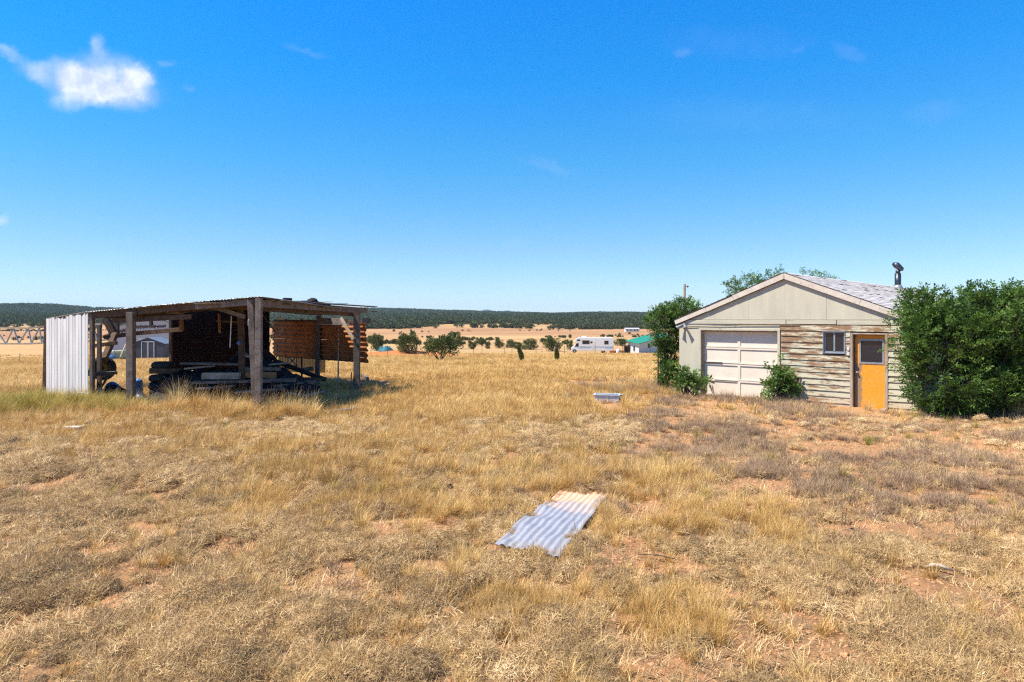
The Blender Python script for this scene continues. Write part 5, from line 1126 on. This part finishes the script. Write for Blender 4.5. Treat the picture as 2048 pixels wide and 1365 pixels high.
# 4. middle and far golden grass
x, y = polar(66000, 16, 70, .86, 1.35); k = x / y
keep = clear(x, y) & ~heapzone(x, y) & (rng.uniform(0, 1, len(x)) < np.clip((fbm(x, y, .5, 4, 61) - .28) * 5, 0, 1) * (1 - .97 * rightzone(x, y)) * sst(15, 20, y) * np.where((y < 26) & (x < -5), .45, 1))
x, y = x[keep], y[keep]; tint = .55 + .55 * (fbm(x, y, .22, 4, 63) - .5) * 2 + rng.normal(0, .13, len(x)); s = rng.uniform(.45, .95, len(x)) * (1 + .3 * sst(30, 70, y)) * np.where((y > 17.5) & (y < 26) & (x < -4), .75, 1)
place('golden_field_grass', cf_, 5, x, y, s, tint, 'golden dry grass filling the field between shed and garage')
x, y = polar(34000, 65, 135, .86, 1.4); keep = (rng.uniform(0, 1, len(x)) < np.clip((fbm(x, y, .2, 4, 64) - .32) * 5, 0, 1)) & (np.hypot((x - PMOUND[0]) / 7.5, (y - PMOUND[1] + 1) / 5) > 1) & clear(x, y); x, y = x[keep], y[keep]
place('far_field_grass', cf_, 5, x, y, rng.uniform(.7, 1.2, len(x)), .55 + .5 * (fbm(x, y, .1, 3, 65) - .5) * 2 + rng.normal(0, .1, len(x)), 'far golden grass of the plain up to the wire fence')
# 5. greening grass by the white wall and small green tufts
x = rng.normal(-13.2, 1.5, 620); y = rng.normal(19.0, .75, 620); keep = (y < 20.1 - .6 * (x + 12.8) * (x < -12.8)) & (y > 16.5) & (x < -10.2); x, y = x[keep], y[keep]
place('greening_grass', cg, 4, x, y, rng.uniform(.5, 1.1, len(x)), rng.uniform(.1, 1, len(x)), 'yellow green tall grass in front of the white sheet wall')
x = rng.uniform(-11.5, -5.0, 900); y = 18.6 - .36 * (x + 11) * .62 + rng.normal(0, .4, 900) - .55 * np.exp(-((x + 6.7) / .8) ** 2); keep = rng.uniform(0, 1, len(x)) < np.where(x < -9.0, .16, .42) * (fbm(x, y, 1.6, 2, 90) > .42) * 1.6; x, y = x[keep], y[keep]
place('shed_front_grass', cb_, 6, x, y, rng.uniform(.8, 1.5, len(x)) * np.where(x > -9.2, 1.35, .9), rng.uniform(.3, 1, len(x)), 'tall straw coloured grass along the open front of the shed')
x, y = polar(600, 9, 32, .8, 1.0); keep = (rng.uniform(0, 1, len(x)) < .3) & clear(x, y) & ~heapzone(x, y); x, y = x[keep], y[keep]
place('olive_tufts', cg, 4, x, y, rng.uniform(.3, .6, len(x)), rng.uniform(0, .8, len(x)), 'olive green tufts dotted through the golden field')
# 6. straw litter and grit on the bare soil
cl_ = variants('litter', lambda i: joinp([blades(26, .16, .05, .16, .0048, 1.5, .02, 3, 700 + i, curly=.3), blades(5, .16, .03, .08, .009, 1.5, .0, 2, 720 + i, curly=.3)]), M['mat_grass'], 4)
x, y = polar(11000, 4.2, 22, .84, 1.0); keep = clear(x, y) & (rng.uniform(0, 1, len(x)) < 1 - .72 * soilp(x, y)); x, y = x[keep], y[keep]
place('straw_litter', cl_, 4, x, y, rng.uniform(.7, 1.5, len(x)), rng.uniform(0, .8, len(x)), 'broken straw lying loose over the bare orange soil', tilt=.05)
cs = bpy.data.collections.new('grit'); M['grit'] = simple('soil_clod', (.68, .34, .16), (.50, .26, .14), 9, .95, bump=.4)
for i in range(4):
    v_, f_ = lump(0, 0, 0, .016, .013, .009, n=6, m=3, amp=.35, seed=800 + i); cs.objects.link(bpy.data.objects.new(f'grit_{i}', npmesh(f'grit_{i}', v_, f_, M['grit'])))
x, y = polar(42000, 4.2, 16, .84, 1.0); keep = clear(x, y) & (rng.uniform(0, 1, len(x)) < .12 + .9 * soilp(x, y) + .3 * rightzone(x, y)); x, y = x[keep], y[keep]
place('soil_grit', cs, 4, x, y, rng.uniform(.3, 1.0, len(x)) ** 2 * 1.9, rng.uniform(0, 1, len(x)), 'small clods and pebbles on the bare orange soil')
# 7. hero tufts
for k, (px, py, s_, lab) in enumerate(((357, 815, 1.25, 'tall fan of pale bunchgrass standing alone before the dark heap'), (541, 832, 1.0, 'tall straw coloured bunchgrass right of the paired shed posts'), (1735, 822, .6, 'small rounded bunchgrass beside the concrete sill left of the orange door'), (2035, 838, 1.0, 'tall dry bunchgrass at the right end of the big green bush'), (1150, 858, .7, 'round olive tuft of grass in front of the blue trough'))):
    V, Fq, A = blades(260, .09, .35, .80, .006, .33, .09, 5, 300 + k, lean=(-.12 if k == 0 else .1, 0), curly=.04)
    p = hit(px, py); me = npmesh('bunchgrass', V * s_ * np.array([1, 1, 1 if k < 2 else .8]), Fq, M['gold_solo'] if 'gold_solo' in M else M.setdefault('gold_solo', leafmat('bunchgrass_blades', (.50, .34, .12), (.66, .50, .22), (.78, .66, .42), .3, inst=False)), {'v': A})
    o = bpy.data.objects.new('bunchgrass', me); o.location = (p.x, p.y, p.z - .02); link(o); tag(o, lab, 'grass')
# dead weed by the sheet
V, Fq, A = joinp([blades(16, .05, .15, .34, .005, .35, .03, 5, 400, curly=.12), blades(60, .12, .03, .06, .006, .8, .0, 2, 401)])
p = hit(1150, 1080); me = npmesh('dead_weed', V, Fq, M['bark'], {'v': A}); o = bpy.data.objects.new('dead_weed', me); o.location = p; link(o); tag(o, 'dark dead weed stalks standing at the edge of the corrugated sheet', 'weed')

# ---- leafy shrubs
def shrub(name, c, lumps, ntwig, leaf, mat, label, cat, seed, stems=14, wind=(.25, 0, .3), nleaf=12, base=None, tl=.30, group=None):
    """lumps: (x,y,z,rx,ry,rz) relative to c"""
    r_ = np.random.default_rng(seed); lumps = np.array(lumps, float); vol = lumps[:, 3] * lumps[:, 4] * lumps[:, 5]
    li = r_.choice(len(lumps), ntwig, p=vol / vol.sum())
    d = r_.normal(0, 1, (ntwig, 3)); d /= np.linalg.norm(d, axis=1, keepdims=True); rad = r_.uniform(0, 1, ntwig) ** .42
    sub = r_.normal(0, 1, (26 * len(lumps), 3))                         # clumping
    P = lumps[li, :3] + d * rad[:, None] * lumps[li, 3:]
    cl = fbm(P[:, 0] * 1 + P[:, 2] * .7, P[:, 1] * .6 + P[:, 2] * 1.1, 2.1, 3, seed)
    keep = cl > .46; keep |= r_.uniform(0, 1, ntwig) < .13; P, d, li = P[keep], d[keep], li[keep]
    P[:, 2] = np.maximum(P[:, 2], .08); n = len(P)
    D = d * .8 + np.array(wind) + r_.normal(0, .35, (n, 3)); D[:, 2] += .15; D /= np.linalg.norm(D, axis=1, keepdims=True); TL = r_.uniform(.6, 1.3, n) * tl
    side = np.cross(D, r_.normal(0, 1, (n, 3))); side /= np.linalg.norm(side, axis=1, keepdims=True)
    up = np.cross(side, D); Vs = []; 
    tt = (np.arange(nleaf) + .5) / nleaf
    sgn = np.where(np.arange(nleaf) % 2 == 0, 1, -1)
    B = P[:, None] + D[:, None] * (TL[:, None] * tt[None])[..., None]            # n, nleaf, 3
    B[..., 2] -= (tt[None] ** 2) * TL[:, None] * .25
    ld = side[:, None] * sgn[None, :, None] * .8 + D[:, None] * .65 + r_.normal(0, .28, (n, nleaf, 3)); ld[..., 2] -= .1; ld /= np.linalg.norm(ld, axis=2, keepdims=True)
    lw = np.cross(ld, up[:, None] + r_.normal(0, .35, (n, nleaf, 3))); lw /= np.linalg.norm(lw, axis=2, keepdims=True)
    Ls = leaf * r_.uniform(.7, 1.3, (n, nleaf, 1)); a0 = B; a1 = B + ld * Ls * .5 + lw * Ls * .19; a2 = B + ld * Ls; a3 = B + ld * Ls * .5 - lw * Ls * .19
    V = np.stack([a0, a1, a2, a3], 2).reshape(-1, 3); m = n * nleaf; Fq = np.arange(m * 4).reshape(-1, 4)
    av = np.clip(r_.uniform(0, 1, (n, 1)) * .6 + r_.uniform(0, 1, (n, nleaf)) * .4, 0, 1); A = np.repeat(av.reshape(-1), 4)
    e = empty(name, tuple(c), 0, label, cat, group)
    me = npmesh('foliage', V, Fq, mat, {'v': A}); link(bpy.data.objects.new('foliage', me), e)
    # twig axes (thin triangles) and stems
    S = MB(); 
    tgt = r_.choice(n, min(n, stems * 6), replace=False)
    bs = base or [(0, 0, 0)]
    for k in range(stems):
        b0 = Vector(bs[k % len(bs)]) + Vector((r_.uniform(-.18, .18), r_.uniform(-.18, .18), -.1)); q_ = Vector([float(t_) for t_ in P[tgt[k]]])
        mid = b0.lerp(q_, .5) + Vector((r_.uniform(-.12, .12), r_.uniform(-.12, .12), .15)); S.tube([b0, b0.lerp(mid, .5) + Vector((0, 0, .05)), mid, mid.lerp(q_, .6), q_], [.032, .026, .02, .012, .004], 5)
        for t_ in tgt[stems + k * 4: stems + k * 4 + 4]:
            q2 = Vector([float(v_) for v_ in P[t_]]); 
            if (q2 - mid).length < 1.6: S.tube([mid, mid.lerp(q2, .5) + Vector((0, 0, .06)), q2], [.014, .008, .003], 4)
    S.build('branches', M['bark'], e, smooth=True)
    tw = np.zeros((n, 3, 3)); tw[:, 0] = P - D * .12; tw[:, 1] = P - D * .12 + side * .008; tw[:, 2] = P + D * TL[:, None] * .95; tw[:, 2, 2] -= TL * .23
    me = npmesh('twigs', tw.reshape(-1, 3), np.arange(n * 3).reshape(-1, 3), M['bark']); link(bpy.data.objects.new('twigs', me), e); 
    return e
def lobes(main, k, r_, seed):
    """main list of ellipsoids + k small lobes on their surface"""
    q_ = np.random.default_rng(seed); out = list(main)
    for i in range(k):
        m = main[q_.integers(len(main))]; d = q_.normal(0, 1, 3); d /= np.linalg.norm(d); d[2] = abs(d[2]) * .9 - .15; s_ = q_.uniform(.6, 1.3) * r_
        out.append((m[0] + d[0] * m[3] * .95, m[1] + d[1] * m[4] * .95, max(.3, m[2] + d[2] * m[5] * .95), s_, s_, s_ * q_.uniform(.8, 1.5)))
    return out
# big bush at the right end of the garage
bb = [(-.95, 0, 2.4, .6, .5, .85), (1.0, .1, 2.4, .9, .8, .85), (-1.4, -.2, 1.9, .42, .4, .45), (-.55, 0, 1.55, 1.05, 1.0, 1.4), (.6, .1, 1.75, 1.2, 1.1, 1.65), (1.7, .3, 1.65, 1.2, 1.1, 1.5), (2.7, .4, 1.4, 1.1, 1.0, 1.3), (-.3, 0, .7, 1.1, .8, .7), (1.3, -.1, .7, 1.5, .8, .7), (2.4, 0, .7, 1.2, .8, .7)]
shrub('big_shrub', (11.55, 17.35, 0), lobes(bb, 46, .36, 3), 14500, .085, M['leaf'], 'huge dense dark green bush hiding the right end of the garage', 'bush', 3, 44, base=[(-.4, 0, 0), (.5, .1, 0), (1.4, .2, 0), (2.4, .2, 0)], wind=(.1, 0, .55), nleaf=13, tl=.30)
# left bush
lb = [(.30, .1, 1.2, .36, .5, .7), (.22, .0, 1.9, .5, .5, .55), (.75, .1, 2.7, .5, .5, .5), (-.08, 0, 2.4, .36, .4, .42), (.25, -.2, .5, .32, .3, .5)]
shrub('tall_shrub', (5.28, 24.0, 0), lobes(lb, 26, .2, 5), 2500, .09, M['leaf'], 'tall narrow green bush at the left corner of the garage', 'bush', 5, 18, wind=(.25, 0, .35), nleaf=12)
# small shrubs at the front
sb = [(0, 0, .45, .35, .3, .38), (.25, 0, .7, .2, .2, .25), (-.2, 0, .3, .3, .25, .3)]
p = Vector((5.72, 21.9, 0)); shrub('small_shrub', p, lobes([(0, 0, .42, .5, .35, .38), (.4, 0, .45, .28, .25, .3), (-.2, .05, .6, .25, .25, .35)], 12, .15, 6), 230, .12, M['leaf_light'], 'small light green shrub at the bottom left corner of the garage', 'shrub', 6, 10, wind=(.2, 0, .5), nleaf=10, tl=.26)
p = Vector((8.2, 19.9, 0)); p = W(1557, 800, 20.35); p.z = 0
shrub('small_shrub', p, lobes([(0, 0, .45, .42, .35, .42), (-.25, 0, .85, .22, .2, .28), (.1, 0, .9, .2, .2, .3), (.35, 0, .4, .25, .2, .25)], 14, .14, 7), 230, .12, M['leaf_light'], 'light green shrub growing in front of the right edge of the garage door', 'shrub', 7, 12, wind=(.1, 0, .55), nleaf=10, tl=.26)
# trees behind the roof
shrub('tree', (12.9, 35.5, hz(12.9, 35.5)), lobes([(-.6, 0, 4.4, 1.0, .9, .8), (.8, 0, 4.75, .9, .8, .7), (0, 0, 3.0, 1.4, 1.0, 1.1)], 18, .32, 8), 1500, .11, M['leaf'], 'green tree top showing above the left roof slope of the garage', 'tree', 8, 16, wind=(.3, 0, .25), nleaf=10, tl=.38)
shrub('tree', (16.0, 37.0, hz(16, 37.)), lobes([(0, 0, 5.0, 1.0, .9, .65), (.9, 0, 4.6, .7, .7, .6), (0, 0, 3.2, 1.3, 1.0, 1.2)], 16, .32, 9), 1250, .11, M['leaf'], 'green tree top showing just right of the garage roof peak', 'tree', 9, 16, wind=(.35, 0, .15), nleaf=10, tl=.38)

# ---- junipers
def juniper_mesh(seed, n, size, round_=True, open_=0):
    r_ = np.random.default_rng(seed); k = 60
    # clump centres on a dome of unit size (height 1, radius .62)
    a = r_.uniform(0, 2 * np.pi, k); h_ = r_.uniform(.12 + open_, .9, k); rr = .56 * np.sqrt(np.clip(1 - ((h_ - .42) / .60) ** 2, .05, 1)) * r_.uniform(.45, 1, k)
    C = np.stack([rr * np.cos(a), rr * np.sin(a), h_], -1); S_ = r_.uniform(.10, .2, k)
    i = r_.integers(0, k, n); d = r_.normal(0, 1, (n, 3)); d /= np.linalg.norm(d, axis=1, keepdims=True); P = C[i] + d * (S_[i] * r_.uniform(.5, 1.1, n))[:, None]; P[:, 2] = np.maximum(P[:, 2], .03)
    D = d * .9 + np.array([0, 0, .55]) + r_.normal(0, .35, (n, 3)); D /= np.linalg.norm(D, axis=1, keepdims=True)
    sdv = np.cross(D, r_.normal(0, 1, (n, 3))); sdv /= np.linalg.norm(sdv, axis=1, keepdims=True); s_ = size * r_.uniform(.6, 1.3, n)[:, None]
    V = np.stack([P - sdv * s_ * .35, P + sdv * s_ * .35, P + D * s_ + sdv * s_ * .12, P + D * s_ - sdv * s_ * .12], 1).reshape(-1, 3)
    A = np.repeat(np.clip(r_.uniform(0, 1, n) * .5 + (i / k) * .5, 0, 1), 4); return V, np.arange(n * 4).reshape(-1, 4), A, C
JM = []
for k in range(4):
    V, Fq, A, C = juniper_mesh(500 + k, 4600, .05, open_=.22 if k == 3 else 0); me = npmesh('crown', V, Fq, M['juniper'], {'v': A})
    mb = MB(); r_ = np.random.default_rng(k)
    for i in range(9): c = C[i * 6]; mb.tube([(r_.uniform(-.03, .03), r_.uniform(-.03, .03), -.05), (c[0] * .5 + r_.uniform(-.03, .03), c[1] * .5, c[2] * .45), tuple(float(q_) for q_ in c)], [.028, .018, .006], 5)
    JM.append((me, mb.mesh('trunk', M['bark'])))
def juniper(px, py, wpx, hpx, var, label, group=None, mat=None, pos=None):
    p = hit(px, py) if pos is None else pos; sx = wpx / F * p.y / 1.38; szz = hpx / F * p.y
    e = empty('juniper', tuple(p), random.uniform(0, 6.28), label, 'juniper', group); 
    for me, nm in zip(JM[var], ('crown', 'trunk')):
        o = link(bpy.data.objects.new(nm, me), e); o.scale = (sx, sx, szz)
    return e
J = [(754, 702, 32, 33, 0, 'round juniper right behind the open shed, beside the teal boat'), (817, 706.5, 54, 42, 1, 'large dark round juniper on the orange dirt mound'),
     (880, 722, 76, 50, 3, 'broad spreading juniper with bare forked trunks in the golden field'), (911, 698.5, 40, 34, 2, 'dark juniper just right behind the forked one'),
     (944, 699, 20, 15, 0, 'small juniper standing alone right of the forked juniper'), (975, 698, 12, 12, 1, 'tiny round juniper between two larger ones in mid field'),
     (999, 697, 24, 17, 2, 'low flat juniper in mid field left of the wide pair'), (1034, 698, 28, 14, 0, 'low juniper, left half of a wide pair in mid field'), (1060, 700, 38, 22, 1, 'bushy juniper, right half of a wide pair in mid field'),
     (1106, 703, 44, 27, 2, 'wide dark juniper just left of the motorhome'), (1140, 701, 16, 20, 0, 'small juniper touching the front of the motorhome'), (1160, 687, 20, 13, 1, 'dark juniper behind the motorhome cab'), (1242, 692, 36, 14, 2, 'wide low bush between the motorhome and the green roofed house')]
for a in J: juniper(*a)
for i in range(3): pass
# two thin columnar evergreens
def columnar(px, py, wpx, hpx, lean, label):
    p = hit(px, py); sx = wpx / F * p.y; szz = hpx / F * p.y; r_ = np.random.default_rng(int(px)); n = 1500; t = r_.uniform(.03, 1, n); a = r_.uniform(0, 6.28, n)
    rad = .5 * sx * np.sin(np.pi * np.clip(t, .06, .99) ** .75) ** .6 * r_.uniform(.5, 1, n); P = np.stack([rad * np.cos(a) + lean * szz * (t - 0) ** 1.5, rad * np.sin(a), t * szz], -1)
    D = np.stack([np.cos(a) * .4, np.sin(a) * .4, np.ones(n)], -1); sdv = np.stack([-np.sin(a), np.cos(a), a * 0], -1); s_ = .17
    V = np.stack([P - sdv * s_ * .25, P + sdv * s_ * .25, P + D * s_ + sdv * .02, P + D * s_ - sdv * .02], 1).reshape(-1, 3)
    e = empty('columnar_evergreen', tuple(p), 0, label, 'evergreen', 'thin columnar evergreens'); link(bpy.data.objects.new('crown', npmesh('crown', V, np.arange(n * 4).reshape(-1, 4), M['juniper'], {'v': np.repeat(r_.uniform(0, 1, n), 4)})), e)
    MB().tube([(0, 0, -.1), (lean * szz * .35, 0, szz * .5)], [.05, .03], 6).build('trunk', M['bark'], e)
columnar(1044, 724, 9.5, 28, -.28, 'leaning thin columnar evergreen in the golden field, left one of two')
columnar(1114, 723, 8.5, 23, -.04, 'upright thin columnar evergreen in the golden field, right one of two')
# scattered small junipers on the far plain (share one description)
r_ = np.random.default_rng(77)
for i in range(84):
    d = 170 * (640 / 170.) ** r_.uniform(0, 1) ; k = r_.uniform(-.78, .78); 
    if r_.uniform() < .35: d = r_.uniform(170, 260)
    if 330 < d < 640 and r_.uniform() < .75: continue
    x = k * d; p = Vector((x, d, hz(x, d))); h_ = r_.uniform(1.0, 2.4); wd = h_ * r_.uniform(1.1, 1.8)
    px = 1024 + F * k
    if 1130 < px < 1300 and d < 200: continue
    juniper(0, 0, wd * F / d, h_ * F / d, int(r_.integers(0, 4)), 'small dark juniper dotted over the far tan plain', 'small junipers scattered over the far plain', pos=p)
# far woods on the slopes: uncountable
cj = bpy.data.collections.new('wood_tree')
for k in range(4):
    V, Fq, A, C = juniper_mesh(600 + k, 150, .26); cj.objects.link(bpy.data.objects.new(f'wood_tree_{k}', npmesh(f'wood_tree_{k}', V, Fq, M['juniper_far'], {'v': A})))
def woods(name, n, r0, r1, dens, smin, smax, label, kmax=.82):
    x, y = polar(n, r0, r1, kmax, 1.0); keep = rng.uniform(0, 1, n) < dens(x, y); x, y = x[keep], y[keep]; n = len(x); s = rng.uniform(smin, smax, n)
    scatter(name, cj, np.stack([x, y, H(x, y) - .1], -1), np.stack([np.zeros(n), np.zeros(n), rng.uniform(0, 6.28, n)], -1), np.stack([s * 1.25, s * 1.25, s], -1), rng.uniform(0, 1, n), rng.integers(0, 4, n), label)
woods('scattered_woodland', 60000, 600, 1250, lambda x, y: np.clip((fbm(x, y, 1 / 70., 4, 71) - .47 + .38 * sst(650, 1150, np.hypot(x, y)) - .12 * sst(-180, -450, x)) * 3, .01, .8) * sst(600, 760, np.hypot(x, y) + (fbm(x, y, 1 / 120., 3, 72) - .5) * 260 + 110 * sst(60, -120, x)), 2.4, 5.0, 'open juniper woodland on the tan lower slopes')
woods('hillside_woods', 52000, 1200, 2750, lambda x, y: np.clip((fbm(x, y, 1 / 150., 4, 73) - .30) * 4.5, 0, 1), 3.8, 7.5, 'dark unbroken juniper woods covering the hills to the skyline')
woods('low_scrub', 16000, 150, 620, lambda x, y: np.clip((fbm(x, y, 1 / 45., 3, 75) - .58) * 9, 0, 1) * np.where((np.hypot(x, y) > 330) & (np.hypot(x, y) < 640), .08, 1), .5, 1.3, 'low dark scrub dotted over the middle plain')

# ------------------------------------------------------------------ air
m = bpy.data.materials.new('haze'); m.use_nodes = True; t = m.node_tree; t.nodes.clear(); out = N(t, 'ShaderNodeOutputMaterial'); pv = N(t, 'ShaderNodeVolumePrincipled')
pv.inputs['Color'].default_value = (.6, .84, 1, 1); pv.inputs['Density'].default_value = 6e-5; t.links.new(pv.outputs[0], out.inputs['Volume'])
mb = MB(); mb.box((-13500, -13500, -14), (13500, 13500, 260)); o = mb.build('haze', m); tag(o, 'thin pale blue air over the whole plain', None, None, 'stuff')
